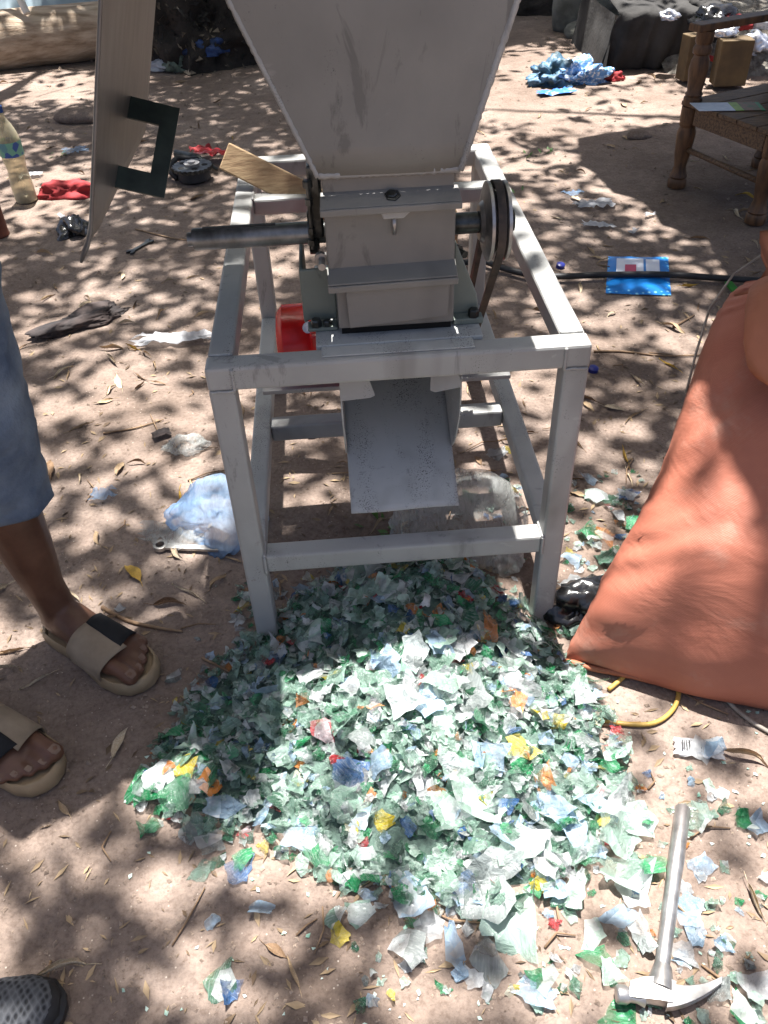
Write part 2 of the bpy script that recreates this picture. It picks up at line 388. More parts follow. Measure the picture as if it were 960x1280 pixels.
def bead(a, b2, r=.0045, n=40, seed=0):
    a, b2 = Vector(a), Vector(b2); q = []; rr = []
    for i in range(n+1):
        p = a.lerp(b2, i/n); q.append(p + Vector((0, 0, .0015*noise.noise(Vector((i*.7, seed, 0)))))); rr.append(r*(1+.35*noise.noise(Vector((i*.9, seed, 5)))))
    return obj('weld_bead', MB().tube(q, rr, 7), PR, mach, smooth=True)
bead((-.104, .0935, .8905), (.099, .0935, .8885), .0055, 44, 1)
bead((-.104, .0915, .889), lerp3(lo[0], hi[0], .9), .004, 60, 2); bead((.099, .0915, .887), lerp3(lo[1], hi[1], .9), .005, 60, 3)
bead((-.096, .0405, .600), (-.058, .040, .600), .006, 12, 4); bead((.050, .040, .600), (.094, .0405, .600), .006, 14, 5)
for x0 in (-HW+T, HW-T):
    bead((x0, -.0005, H-T), (x0, -.0005, H-.003), .0028, 14, x0*9); bead((x0, T+.0005, H+.0003), (x0+(-T*.85 if x0 < 0 else T*.85), T+.0005, H+.0003), .0028, 14, x0*7)
    bead((x0, -.0008, LZ-T), (x0, -.0008, LZ), .0030, 14, x0*5); bead((x0, .0, LZ+.0006), (x0, T, LZ+.0006), .0032, 14, x0*3)
    bead((x0, .696, H-.0025), (x0, .696+T, H-.0025), .0030, 14, x0*4); bead((x0+(-T*.9 if x0 < 0 else T*.9), -.0006, H-T), (x0, -.0006, H-T), .0022, 14, x0*2)
obj('rim', MB().tube([hi[0], hi[1], hi[2], hi[3], hi[0]], .007, 6), P, mach)
# open lid hanging from the hopper's left rim, seen almost edge-on
l_top0, l_top1 = Vector((-.300, -.055, 1.25)), Vector((-.300, .535, 1.25)); l_b0, l_b1 = Vector((-.420, -.057, .849)), Vector((-.423, .53, .840))
lid = MB()
def lidf(u, v):
    a = l_top0.lerp(l_top1, u); b2 = l_b0.lerp(l_b1, u); p = a.lerp(b2, v)
    p.x += .006*math.sin(u*math.pi)*(1-v) - .012*max(0, v-.93)/.07*max(0, 1-u*5) + (.012*max(0, (.12-u)/.12)**2)
    return p
lid.grid(lidf, 24, 20)
lo_ = obj('lid', lid, MAT['sheet'], mach, smooth=True); q = lo_.modifiers.new('thick', 'SOLIDIFY'); q.thickness = .003
n_l = (l_top1-l_top0).cross(l_b0-l_top0).normalized()
if n_l.x < 0: n_l = -n_l
hA, hB = Vector((-.387, .29, .958)), Vector((-.419, .19, .858))
hs = hB-hA; wdt = .034
def hb(a, b2, w=.026, th=.004):
    a, b2 = Vector(a), Vector(b2); d = (b2-a).normalized(); s = d.cross(hn).normalized()*w/2; return [a-s, b2-s, b2+s, a+s]
hn = hs.normalized().cross(n_l).normalized()
C1, C2 = hA + n_l*.066, hB + n_l*.066
hdl = MB()
dd = hs.normalized()
for poly in ([hA, C1+n_l*.012, C1+n_l*.012+dd*wdt, hA+dd*wdt], [C1+n_l*.012+dd*wdt, C2+n_l*.012-dd*wdt, C2-n_l*.014-dd*wdt, C1-n_l*.014+dd*wdt], [hB-dd*wdt, C2+n_l*.012-dd*wdt, C2+n_l*.012, hB]):
    hdl.prism(poly, hn*.004)
obj('handle', hdl, MAT['handle_green'], lo_)
obj('hinge', MB().tube([(-.272, .0, 1.225), (-.272, .5, 1.225)], .030, 8), MAT['steel_dark'], mach, smooth=True)
# brackets beside the chamber
obj('side_bracket', MB().box((-.146, .112, H+.012), (-.092, .118, .742)), MAT['paint_green'], mach, bevel=.002)
obj('side_bracket', MB().box((-.146, .119, H+.005), (-.140, .25, .742)), MAT['paint_green'], mach, bevel=.002)
obj('bracket_foot', MB().box((-.140, .085, H+.0055), (-.092, .112, H+.0115)), MAT['paint_green'], mach, bevel=.002)
obj('side_bracket', MB().prism([(.093, .10, H+.006), (.139, .10, H+.006), (.132, .10, .69), (.096, .10, .78)], (0, .006, 0)), MAT['paint_green'], mach, bevel=.002)
obj('bracket_foot', MB().box((.093, .078, H+.0055), (.141, .0998, H+.0155)), MAT['paint_green'], mach, bevel=.002)
bolt((-.126, .094, H+.0115), .009, .012); bolt((.126, .086, H+.0155), .009, .013); bolt((-.108, .094, H+.0115), .007, .009)
# shaft with keyway, bearing plate, long bolts on the left
SY, SZ = .20, .765
sh = obj('shaft', MB().lathe([(.011, 0), (.011, .008), (.0165, .0085), (.0175, .012), (.0175, .20), (.0175, .24)], (-.322, SY, SZ), (1, 0, 0), 20), MAT['steel_mid'], mach, smooth=True, flat_angle=30)
obj('keyway', MB().box((-.296, SY-.0035, SZ+.0150), (-.180, SY+.0035, SZ+.0182)), MAT['rubber'], sh)
obj('bearing_plate', MB().box((-.122, .150, .775), (-.103, .25, .885)), MAT['steel_dark'], mach, bevel=.003)
obj('bearing', MB().lathe([(.034, 0), (.034, .012), (.026, .016)], (-.128, SY, SZ), (1, 0, 0), 20), MAT['steel_dark'], mach, smooth=True, flat_angle=30)
obj('clamp_bolt', MB().lathe([(.0035, 0), (.0035, .095), (.0075, .0952), (.0075, .104), (.006, .106)], (-.121, .135, .765), (0, 0, 1), 8), MAT['steel_dark'], mach, smooth=True, flat_angle=30)
for z, r in ((.834, .0065), (.772, .008), (.79, .006)): obj('nut', MB().lathe([(r, 0), (r, .009)], (-.121, .135, z), (0, 0, 1), 6), MAT['steel_dark'], mach)
obj('stud', MB().lathe([(.011, 0), (.011, .008), (.006, .0085), (.006, .03)], (-.109, .110, .762), (0, -1, -.1), 8), MAT['steel'], mach, smooth=True, flat_angle=30)
obj('stud', MB().lathe([(.010, 0), (.010, .014), (.006, .0145), (.006, .03)], (.100, .15, .745), (.6, -1, 0), 8), MAT['steel_dark'], mach, smooth=True, flat_angle=30)
# pulley and belt on the right
obj('drive_shaft', MB().lathe([(.017, 0), (.017, .065), (.017, .1)], (.094, SY, SZ), (1, 0, 0), 18), MAT['steel_dark'], mach, smooth=True, flat_angle=30)
PX = .160
pl = obj('pulley', MB().lathe([(.028, -.012), (.034, -.006), (.050, -.004), (.062, 0), (.062, .005), (.050, .012), (.046, .016), (.050, .020), (.062, .027), (.062, .032), (.045, .033), (.02, .033)], (PX, SY, SZ), (1, 0, 0), 40), MAT['steel'], mach, smooth=True, flat_angle=28)
obj('hub', MB().lathe([(.017, 0), (.017, .012), (.008, .013)], (PX+.033, SY, SZ), (1, 0, 0), 14), MAT['steel_dark'], pl, smooth=True, flat_angle=30)
MY, MZ, MR = .43, .442, .076            # motor axis
def belt_path():
    r1, r2 = .059, .038; a = Vector((SY, SZ)); c3 = Vector((MY, MZ)); d = (c3-a); L = d.length; d.normalize(); n = Vector((-d.y, d.x)); be = math.asin((r1-r2)/L)
    out = []
    a1 = math.atan2(n.y, n.x)
    for k in range(17):
        t = a1 + be*-1 + (math.pi+2*be)*k/16 if True else 0
        out.append(a + Vector((math.cos(t), math.sin(t)))*r1)
    for k in range(13):
        t = a1 + math.pi + be + (math.pi-2*be)*k/12
        out.append(c3 + Vector((math.cos(t), math.sin(t)))*r2)
    return out
bp = belt_path(); bm_ = MB(); rings = []
for i, p in enumerate(bp):
    c3 = Vector((SY, SZ)) if i < 17 else Vector((MY, MZ)); o2 = (p-c3).normalized()*.0045
    x0, x1 = PX+.0095, PX+.0225
    rings.append([Vector((x0+.002, p.x-o2.x, p.y-o2.y)), Vector((x1-.002, p.x-o2.x, p.y-o2.y)), Vector((x1, p.x+o2.x, p.y+o2.y)), Vector((x0, p.x+o2.x, p.y+o2.y))])
rings.append(rings[0]); bm_.loft(rings, False); obj('drive_belt', bm_, MAT['belt'], mach)
obj('motor_pulley', MB().lathe([(.02, -.02), (.042, 0), (.042, .005), (.034, .013), (.034, .019), (.042, .027), (.042, .032), (.015, .033)], (PX, MY, MZ), (1, 0, 0), 28), MAT['steel_dark'], mach, smooth=True, flat_angle=28)
mo = obj('motor', MB().lathe([(.025, 0), (.062, .004), (.076, .016), (MR, .032), (MR, .075), (MR*.97, .08), (MR*.97, .28), (MR, .29), (MR, .33), (.05, .345), (.014, .35), (.014, .375)], (-.222, MY, MZ), (1, 0, 0), 36), MAT['red_motor'], mach, smooth=True, flat_angle=35)
for k in range(12):
    a = 2*math.pi*k/12
    obj('cooling_fin', MB().box((-.135, -.0025, MR*.95), (.055, .0025, MR*1.06), Matrix.Translation((0, MY, MZ)) @ Matrix.Rotation(a, 4, 'X')), MAT['red_motor'], mo)
obj('terminal_box', MB().box((-.150, MY-.10, MZ+.0), (-.075, MY-.055, MZ+.065)), MAT['red_motor'], mo, bevel=.006)
MAT['white_label'] = simple('white_sticker', (.75, .76, .78), (.3, .34, .5), 60, .4)
obj('sticker', MB().lathe([(.012, 0), (.012, .0008)], (-.152, MY-.060, MZ+.062), (-.25, -.7, .72), 14), MAT['white_label'], mo)
obj('motor_mount', MB().box((-.26, MY-.06, MZ-MR-.012), (.26, MY-.02, MZ-MR-.002)), PR, mach, bevel=.002)
obj('motor_mount', MB().box((-.26, MY+.04, MZ-MR-.012), (.26, MY+.08, MZ-MR-.002)), PR, mach, bevel=.002)
for x in (-.26, .26):
    obj('mount_hanger', MB().box((x-.012, MY-.07, MZ-MR-.012), (x+.012, MY+.09, H-T)), PR, mach, bevel=.002) if False else None
# outlet chute under the front rail
c_top, c_lip = Vector((0, .30, .475)), Vector((0, .005, .330))
chm = MB()
def chf(u, v):
    p = c_top.lerp(c_lip, v); a = (u-.5)*2; w = .0965
    return Vector((w*a+.004, p.y, p.z + .0035*abs(a)**6*(1-v) + .0015*math.sin(a*3)))
chm.grid(chf, 20, 24)
cho = obj('chute', chm, MAT['paint_dusty'], mach, smooth=True, flat_angle=40); q = cho.modifiers.new('thick', 'SOLIDIFY'); q.thickness = .0025
for sx_, sg in ((-.0915, -1), (.0955, 1)):
    wp = [(.302, .478), (.302, .636), (.043, .600), (.036, .572), (.034, .545), (.040, .500), (.060, .450), (.085, .412), (.112, .383)]
    obj('chute_side', MB().prism([(sx_ + sg*(.004 if z < .5 else .005), y, z) for y, z in wp], (.0025, 0, 0)), MAT['paint_dusty'], cho)
obj('chute_back', MB().box((-.087, .302, .47), (.095, .305, .636)), MAT['paint_dusty'], cho)
obj('ear', MB().prism([(-.096, .034, .5995), (-.052, .034, .5995), (-.040, .026, .560), (-.047, .026, .556), (-.096, .026, .553)], (0, .003, 0)), PR, cho)
obj('ear', MB().prism([(.052, .034, .5995), (.094, .034, .5995), (.102, .026, .565), (.058, .026, .558), (.050, .026, .562)], (0, .003, 0)), PR, cho)

# ------------------------------------------------------------------ more materials
def thin(name, col, col2=None, transp=.5, transl=.3, rough=.25, scale=12, white=.0):
    """plastic film: part clear, part translucent, with creases"""
    m, nt, b = newmat(name); co = coord(nt)
    c = ramp(nt, noise_n(nt, scale, 4, co=co), [(.35, col2 or col), (.65, col)])
    nt.links.new(c, b.inputs['Base Color']); b.inputs['Roughness'].default_value = rough
    bump(nt, b, noise_n(nt, 16, 6, .7, coord(nt, 'Object', (2.6, .8, 1.4)), 2.2), .9, .012)
    t = N(nt, 'ShaderNodeBsdfTranslucent'); nt.links.new(c, t.inputs[0])
    m1 = N(nt, 'ShaderNodeMixShader'); m1.inputs[0].default_value = transl; nt.links.new(b.outputs[0], m1.inputs[1]); nt.links.new(t.outputs[0], m1.inputs[2])
    tr = N(nt, 'ShaderNodeBsdfTransparent'); m2 = N(nt, 'ShaderNodeMixShader')
    k = ramp(nt, noise_n(nt, 14, 6, .7, coord(nt, 'Object', (2.6, .8, 1.4)), 2.2), [(.3, (transp*1.2,)*3), (.7, (transp*.75,)*3)]); nt.links.new(k, m2.inputs[0])
    nt.links.new(m1.outputs[0], m2.inputs[1]); nt.links.new(tr.outputs[0], m2.inputs[2]); nt.links.new(m2.outputs[0], nt.nodes['Material Output'].inputs[0])
    return m
MAT['clear_film'] = thin('clear_plastic_film', (.75, .77, .76), (.55, .58, .55), .62, .3)
MAT['blue_film'] = thin('thin_blue_plastic', (.50, .68, .90), (.30, .50, .80), .45, .45)
MAT['white_film'] = thin('white_plastic', (.78, .79, .82), (.66, .68, .72), .08, .3)
MAT['black_film'] = simple('black_plastic_bag', (.018, .018, .02), (.01, .01, .011), 12, .22, 0, .5, 40, .004, spec=.7)
MAT['rag'] = simple('scorched_dark_rag', (.075, .055, .05), (.018, .016, .017), 14, .85, 0, .6, 60, .004)
MAT['red_cloth'] = simple('red_cloth', (.40, .035, .04), (.20, .018, .02), 14, .8, 0, .5, 60, .004)
MAT['denim'] = simple('faded_denim', (.20, .245, .30), (.07, .10, .155), 9, .85, 0, .6, 22, .02)
MAT['shirt'] = simple('dark_shirt', (.05, .055, .07), (.03, .033, .045), 6, .85, 0, .3, 120, .002)
MAT['skin'] = simple('dark_brown_skin', (.15, .072, .043), (.095, .043, .026), 14, .45, 0, .25, 120, .0012)
MAT['nail'] = simple('toenail', (.17, .10, .075), (.12, .07, .05), 40, .35)
MAT['sole'] = simple('tan_rubber_sole', (.36, .27, .165), (.27, .195, .115), 16, .6, 0, .3, 120, .001)
MAT['strap_tan'] = simple('beige_suede', (.30, .235, .165), (.23, .175, .12), 22, .85, 0, .4, 220, .001)
MAT['strap_black'] = simple('black_suede', (.014, .014, .016), (.008, .008, .009), 22, .85, 0, .3, 220, .001)
MAT['yellow'] = simple('yellow_plastic', (.62, .43, .03), (.5, .33, .03), 10, .4)
MAT['wire'] = simple('yellow_ochre_wire', (.46, .30, .07), (.32, .2, .05), 20, .5)
MAT['cord'] = simple('grey_cord', (.33, .30, .26), (.22, .19, .16), 30, .8)
MAT['stick'] = simple('dry_twig', (.30, .20, .12), (.16, .10, .06), 30, .85, 0, .4, 80, .002)
MAT['hair'] = simple('black_hair', (.012, .010, .009), (.006, .005, .005), 60, .8, 0, .6, 120, .004)
MAT['rust'] = simple('rusted_tin', (.18, .055, .03), (.08, .03, .02), 14, .6, .2, .3, 60, .002)
MAT['dark_cloth'] = simple('dusty_black_cloth', (.05, .048, .046), (.016, .015, .014), 5, .9, 0, .5, 50, .006)
MAT['stone'] = simple('grey_stone', (.24, .235, .21), (.11, .11, .095), 8, .9, 0, .7, 22, .02)
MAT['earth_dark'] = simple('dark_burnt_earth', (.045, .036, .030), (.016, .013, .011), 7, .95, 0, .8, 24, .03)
MAT['card'] = simple('brown_cardboard', (.14, .095, .045), (.08, .055, .03), 8, .8)
MAT['navy'] = simple('navy_canvas', (.012, .018, .036), (.007, .010, .02), 10, .8, 0, .3, 120, .002)
MAT['tin_white'] = simple('crumpled_foil', (.8, .81, .84), (.5, .52, .58), 30, .25, .6, .5, 60, .003)
MAT['pale_sheet'] = simple('pale_blue_sheeting', (.33, .42, .46), (.24, .31, .35), 4, .6)
MAT['green_leafmat'] = simple('fresh_green_leaf', (.07, .17, .03), (.04, .10, .02), 20, .5)

def crumple(c, size, seed=0, amp=.5, freq=2.2, n=4, flat=True, sharp=True, rot=0):
    """crumpled lump: icosphere pushed about by ridged noise, resting on the ground"""
    bm = bmesh.new(); bmesh.ops.create_icosphere(bm, subdivisions=n, radius=1)
    M = Matrix.Rotation(rot, 3, 'Z'); c = Vector(c); mb = MB(); out = []
    for v in bm.verts:
        p = v.co.copy(); o = Vector((seed*3.1, seed*1.7, 0))
        d = noise.noise(p*freq*.6+o)*amp*.8
        w1 = p + Vector((noise.noise(p*2+o), noise.noise(p*2-o), noise.noise(p*2.7+o)))*.25
        f1 = noise.voronoi(w1*freq*1.1+o)[0]; f2 = noise.voronoi(w1*freq*2.3-o)[0]
        d += amp*(.42*(.35-(f1[1]-f1[0])) + .26*(.3-(f2[1]-f2[0])))
        q = p*(1+d)
        if flat and q.z < -.35: q.z = -.35 + (q.z+.35)*.1
        q = Vector((q.x*size[0], q.y*size[1], (q.z+.36)*size[2]))
        out.append(c + M @ q)
    mb.v = out; mb.f = [tuple(v.index for v in f.verts) for f in bm.faces]; bm.free(); return mb
def sheet(c, lx, ly, seed=0, amp=.012, freq=18, rot=0, nx=14, ny=10, ragged=.12, lift=.004, fold=0):
    """a scrap of film or cloth lying on the ground with waves and a ragged edge"""
    c = Vector(c); M = Matrix.Rotation(rot, 3, 'Z'); mb = MB(); o = Vector((seed*2.3, seed*5.1, seed))
    def f(u, v):
        x, y = (u-.5)*lx, (v-.5)*ly
        e = max(abs(u-.5), abs(v-.5))*2
        x *= 1 + ragged*noise.noise(Vector((v*7, u*2, 0))+o)*e*2; y *= 1 + ragged*noise.noise(Vector((u*7, v*2, 3))+o)*e*2
        z = amp*(1-abs(noise.noise(Vector((x*freq, y*freq, 0))+o))*1.6) + amp*.5*noise.noise(Vector((x*freq*2.5, y*freq*2.5, 4))+o)
        if fold: z += fold*max(0, u-.6)*lx
        z = max(z, 0)
        w = c + M @ Vector((x, y, 0)); w.z = gz(w.x, w.y) + lift + z; return w
    mb.grid(f, nx, ny); return mb
def gp(u, v, dz=0):
    p = px(u, v); p.z = gz(p.x, p.y) + dz; return p

# ------------------------------------------------------------------ the man on the left
person = thing('person', 'man in rolled-up jeans and beige slide sandals standing left of the machine', 'person', (-.85, 0, 0))
def ring(c, fx, fy, rx, ry, n=14, ax=None):
    return [Vector(c) + Vector(fx)*rx*math.cos(2*math.pi*k/n) + Vector(fy)*ry*math.sin(2*math.pi*k/n) for k in range(n)]
body = MB()
feet = []
def add_foot(heel, fwd, inner, ankle_top_pts):
    f = Vector(fwd).normalized(); s = Vector(inner).normalized(); up = Vector((0, 0, 1)); h0 = Vector(heel)
    W = lambda x, y, z: h0 + f*x + s*y + up*z
    secs = [(.012, 0, .055, .018, .02), (.022, 0, .058, .029, .032), (.05, 0, .066, .036, .040), (.085, .001, .072, .038, .046), (.12, .003, .066, .040, .040), (.16, .005, .057, .044, .031), (.195, .005, .050, .048, .024), (.222, .004, .046, .047, .018), (.236, .004, .043, .040, .012)]
    body.loft([ring(W(x, y, z), s, up, a, b2) for x, y, z, a, b2 in secs])
    for x0, y0, x1, y1, r in ((.210, .030, .280, .033, .0175), (.212, .006, .273, .009, .0122), (.210, -.014, .261, -.013, .0112), (.204, -.031, .246, -.032, .0105), (.194, -.045, .229, -.048, .0105)):
        zc = .031 + r
        a, m_, e_, t_ = W(x0, y0, zc+.006), W((x0+x1)/2, (y0+y1)/2, zc+.003), W(x1-.006, y1, zc), W(x1+.004, y1, zc-.001)
        body.tube([a, m_, e_, t_], [r*.95, r*.92, r*1.0, r*.55], 10)
        d = (e_-m_).normalized(); nm = MB()
        ctr = e_ + up*(r*.86) + d*.001
        nm.loft([[ctr + d*(dx*r*.5) + s*(wy*r*.5) + up*(zz*r*.10) for dx, wy, zz in ((-1,-.8,0),(-1,.8,0),(.3,1,-.2),(1,.6,-2.2),(1,-.6,-2.2),(.3,-1,-.2))], [ctr + up*.0012 + d*(dx*r*.5) + s*(wy*r*.5) + up*(zz*r*.10) for dx, wy, zz in ((-1,-.8,0),(-1,.8,0),(.3,1,-.2),(1,.6,-2.2),(1,-.6,-2.2),(.3,-1,-.2))]])
        feet.append(('toenail', nm, 'nail'))
    # sandal: contoured sole, two-tone strap
    out = [(0, .0), (.004, .022), (.02, .036), (.06, .041), (.11, .041), (.16, .047), (.205, .056), (.245, .054), (.272, .042), (.287, .022), (.292, 0)]
    outl = [(x, y) for x, y in out] + [(x, -y*.98) for x, y in out[-2:0:-1]]
    sm2 = MB(); rr = []
    for z, k in ((.002, .95), (.006, .99), (.024, 1.0), (.031, .985), (.036, .955), (.036, .925), (.029, .89), (.0275, .3)):
        rr.append([W(.148+(x-.148)*k, y*k + (.004 if x > .15 else 0), z) for x, y in outl])
    sm2.loft(rr); feet.append(('sandal_sole', sm2, 'sole'))
    for nm_, a0, a1, xa0, xb0, xa1, xb1, mt in (('sandal_strap', -.12, 1.75, .122, .212, .138, .232, 'strap_tan'), ('sandal_strap', 1.60, 3.26, .138, .224, .120, .200, 'strap_black')):
        st = MB()
        def sf(u, v, a0=a0, a1=a1, xa0=xa0, xb0=xb0, xa1=xa1, xb1=xb1, mt=mt):
            a = a0 + (a1-a0)*u; x = (xa0+(xa1-xa0)*u)*(1-v) + (xb0+(xb1-xb0)*u)*v
            t = (x-.12)/.1
            ry = .0475+.0045*t; rz = .0475-.014*t; zc = .052-.008*t
            k = 1.03 + (.03 if mt == 'strap_black' else 0)
            z = zc + rz*k*math.sin(a); y = .005 + ry*k*math.cos(a)
            if math.sin(a) < .05: z = max(.020, zc*.7)
            return W(x, y, z + .0012*noise.noise(Vector((u*6, v*9, 2))))
        st.grid(sf, 16, 8); feet.append((nm_, st, mt))
    # leg
    pts, rads = ankle_top_pts
    rings = []
    for p, (ra, rb) in zip(pts, rads): rings.append(ring(p, f, s, ra, rb, 18))
    body.loft(rings)
F = Vector((.256, -.183, 0)).normalized(); S_L = Vector((F.y, -F.x, 0))       # left foot: big toe towards the camera
hl = Vector((-.732, .086, 0)); la = hl + F*.055
add_foot(hl, F, S_L, ([la+Vector((0,0,.06)), la+Vector((-.004,.002,.10)), la+Vector((-.012,.004,.16)), la+Vector((-.016,.006,.25)), la+Vector((-.022,.008,.34)), la+Vector((-.026,.01,.42)), la+Vector((-.03,.01,.50))],
         [(.046,.036),(.042,.035),(.041,.037),(.052,.048),(.060,.056),(.058,.055),(.058,.055)]))
F2 = Vector((.83, -.56, 0)).normalized(); S_R = Vector((-F2.y, F2.x, 0))
toe = px(72, 985); hr = Vector((toe.x, toe.y, 0)) - F2*.292; ra_ = hr + F2*.055
add_foot(hr, F2, S_R, ([ra_+Vector((0,0,.06)), ra_+Vector((-.004,.002,.10)), ra_+Vector((-.014,.006,.16)), ra_+Vector((-.03,.012,.25)), ra_+Vector((-.046,.018,.34)), ra_+Vector((-.055,.022,.42)), ra_+Vector((-.06,.024,.50))],
         [(.044,.034),(.040,.033),(.038,.034),(.047,.043),(.054,.050),(.053,.050),(.055,.052)]))
kl, kr = la+Vector((-.012,.012,.50)), ra_+Vector((-.06,.024,.48))
pel = Vector((-.765, .06, .90)); lean = Vector((.34, .16, 0)); side = Vector((.55, .83, 0)).normalized(); fw = Vector((.83, -.55, 0))
hl_, hr_ = pel + side*.09, pel - side*.09
for kk, hh in ((kl, hl_), (kr, hr_)):
    body.loft([ring(kk, fw, side, .058, .055, 18), ring(kk.lerp(hh, .3), fw, side, .068, .064, 18), ring(kk.lerp(hh, .7), fw, side, .082, .078, 18), ring(hh+Vector((0,0,.03)), fw, side, .088, .085, 18)])
body.loft([ring(pel+Vector((0,0,z*.9))+lean*max(0,z)+fw*dx, fw, side, a, b2, 20) for z, dx, a, b2 in ((-.08,0,.08,.12),(-.02,0,.105,.165),(.08,0,.105,.16),(.18,.0,.10,.145),(.32,.01,.115,.165),(.43,.015,.115,.185),(.50,.01,.085,.17),(.54,.0,.055,.09),(.60,.008,.05,.052),(.64,.015,.05,.052))])
hc = pel + Vector((0,0,.645)) + lean*.70 + fw*.035
body.loft([ring(hc+Vector((0,0,z))+fw*dx, fw, side, a, b2, 18) for z, dx, a, b2 in ((-.115,.03,.045,.035),(-.09,.02,.075,.055),(-.04,.005,.092,.068),(.02,0,.098,.074),(.07,-.005,.092,.070),(.105,-.01,.062,.05),(.118,-.01,.02,.02))])
body.loft([ring(hc+fw*.097+Vector((0,0,z)), fw, side, a, b2, 8) for z, a, b2 in ((-.035,.018,.017),(-.02,.022,.016),(.015,.008,.009))])       # nose
body.loft([ring(hc+fw*.078+Vector((0,0,z)), fw, side, a, b2, 10) for z, a, b2 in ((-.085,.012,.02),(-.07,.02,.028),(-.06,.016,.026))])            # lips
for sgn in (1, -1): body.loft([ring(hc+side*sgn*.072-fw*.005+Vector((0,0,z)), fw, side, a, .012, 8) for z, a in ((-.03,.008),(-.01,.018),(.02,.02),(.032,.008))])
def arm(shoulder, elbow, wrist, palm_dir, palm_n):
    body.tube([shoulder, shoulder.lerp(elbow, .5), elbow, elbow.lerp(wrist, .4), wrist], [.054, .046, .040, .038, .026], 14)
    d = palm_dir.normalized(); nn = palm_n.normalized(); w = d.cross(nn)
    body.loft([ring(wrist+d*t, w, nn, a, b2, 12) for t, a, b2 in ((-.01,.026,.02),(.03,.036,.018),(.085,.042,.014))])
    for k, L in enumerate((.068, .078, .073, .058)):
        b0 = wrist + d*.08 + w*(.03-.02*k); m1 = b0 + d*L*.5 - nn*.006; m2 = b0 + d*L*.85 - nn*.026; m3 = b0 + d*L*.9 - nn*.045
        body.tube([b0, m1, m2, m3], [.0095, .009, .008, .006], 8)
    b0 = wrist + d*.025 + w*.03; body.tube([b0, b0+w*.03+d*.02-nn*.008, b0+w*.035+d*.05-nn*.02], [.012, .0105, .008], 8)
shl, shr = pel + Vector((0,0,.425)) + lean*.47 + side*.18, pel + Vector((0,0,.425)) + lean*.47 - side*.18
arm(shl, Vector((-.50, .36, 1.22)), Vector((-.40, .16, 1.29)), Vector((.75, -.5, .0)), Vector((0, 0, 1)))
arm(shr, shr + Vector((.06, .05, -.10))+Vector((.10,.12,.0)), shr + Vector((.24, .34, -.06)), Vector((.8, .2, .0)), Vector((0,0,1)))
bo = obj('body', body, MAT['skin'], person)
rm = bo.modifiers.new('remesh', 'REMESH'); rm.mode = 'VOXEL'; rm.voxel_size = .0042; rm.use_smooth_shade = True
sm3 = bo.modifiers.new('smooth', 'SMOOTH'); sm3.factor = .5; sm3.iterations = 4
for nm_, mb, mt in feet:
    o = obj(nm_, mb, MAT[mt], person, smooth=True, flat_angle=50)
    if nm_ == 'sandal_strap': q = o.modifiers.new('thick', 'SOLIDIFY'); q.thickness = .003; q.offset = 1
    if nm_ == 'sandal_sole': o['label'] = 'tan contoured sandal sole'
for e_ in (1, -1): obj('pupil', MB().lathe([(.005, 0), (.003, .0015)], hc+fw*.0925+side*e_*.032+Vector((0,0,.012)), fw, 10), MAT['hair'], person)
for e_ in (1, -1): obj('eye', MB().lathe([(.004, -.012), (.011, -.006), (.012, 0), (.008, .008), (.002, .011)], hc+fw*.082+side*e_*.032+Vector((0,0,.012)), fw, 10), MAT['white_label'], person, smooth=True)
obj('hair', MB().loft([ring(hc+Vector((0,0,z))-fw*.012, fw, side, a, b2, 18) for z, a, b2 in ((.0,.096,.077),(.05,.097,.078),(.09,.086,.068),(.118,.05,.042),(.126,.015,.015))]), MAT['hair'], person, smooth=True)
# jeans: legs with a rolled hem, creases at the knee
jm = MB()
def jean_leg(pts, rads, seed):
    nr = 44; nn = 30
    def f(u, v):
        t = v*(len(pts)-1); k = min(int(t), len(pts)-2); q = t-k; q2 = q*q*(3-2*q)
        c = pts[k].lerp(pts[k+1], q); ra = rads[k][0]*(1-q2)+rads[k+1][0]*q2; rb = rads[k][1]*(1-q2)+rads[k+1][1]*q2
        a = 2*math.pi*u
        cr = .011*(1-abs(noise.noise(Vector((math.cos(a)*1.0+seed, math.sin(a)*1.0, c.z*11+math.cos(a))))*2.4)) + .003*noise.noise(Vector((math.cos(a)*3, math.sin(a)*3+seed, c.z*30)))
        return c + fw*(ra+cr)*math.cos(a) + side*(rb+cr)*math.sin(a)
    jm.grid(f, nn, nr, True)
jr = [(.068,.066),(.074,.072),(.070,.068),(.075,.073),(.080,.078),(.086,.084),(.10,.098),(.11,.105)]
for (kk, a_, hh, sd) in ((kl, la, hl_, 1), (kr, ra_, hr_, 2)):
    z0 = .365 if sd == 1 else .36
    low = [a_+Vector((-.018,.008,z0)), a_+Vector((-.018,.008,z0+.007)), a_+Vector((-.017,.008,z0+.030)), a_+Vector((-.016,.009,z0+.075))]
    jean_leg(low + [kk+Vector((0,0,.04)), kk.lerp(hh, .35), kk.lerp(hh, .7), hh+Vector((0,0,.05))], jr, sd*7.3)
jm.loft([ring(pel+Vector((0,0,z)), fw, side, a, b2, 24) for z, a, b2 in ((-.10,.09,.13),(-.03,.122,.19),(.05,.122,.182),(.11,.12,.172))], True)
jo = obj('jeans', jm, MAT['denim'], person, smooth=True); q = jo.modifiers.new('thick', 'SOLIDIFY'); q.thickness = .004; q.offset = 1
sh_m = MB().loft([ring(pel+Vector((0,0,z*.9))+lean*max(0,z)+fw*dx, fw, side, a, b2, 24) for z, dx, a, b2 in ((.03,0,.14,.198),(.12,0,.13,.18),(.25,.0,.125,.172),(.36,.01,.132,.186),(.45,.014,.128,.205),(.515,.01,.092,.185),(.548,.0,.066,.10))], False)
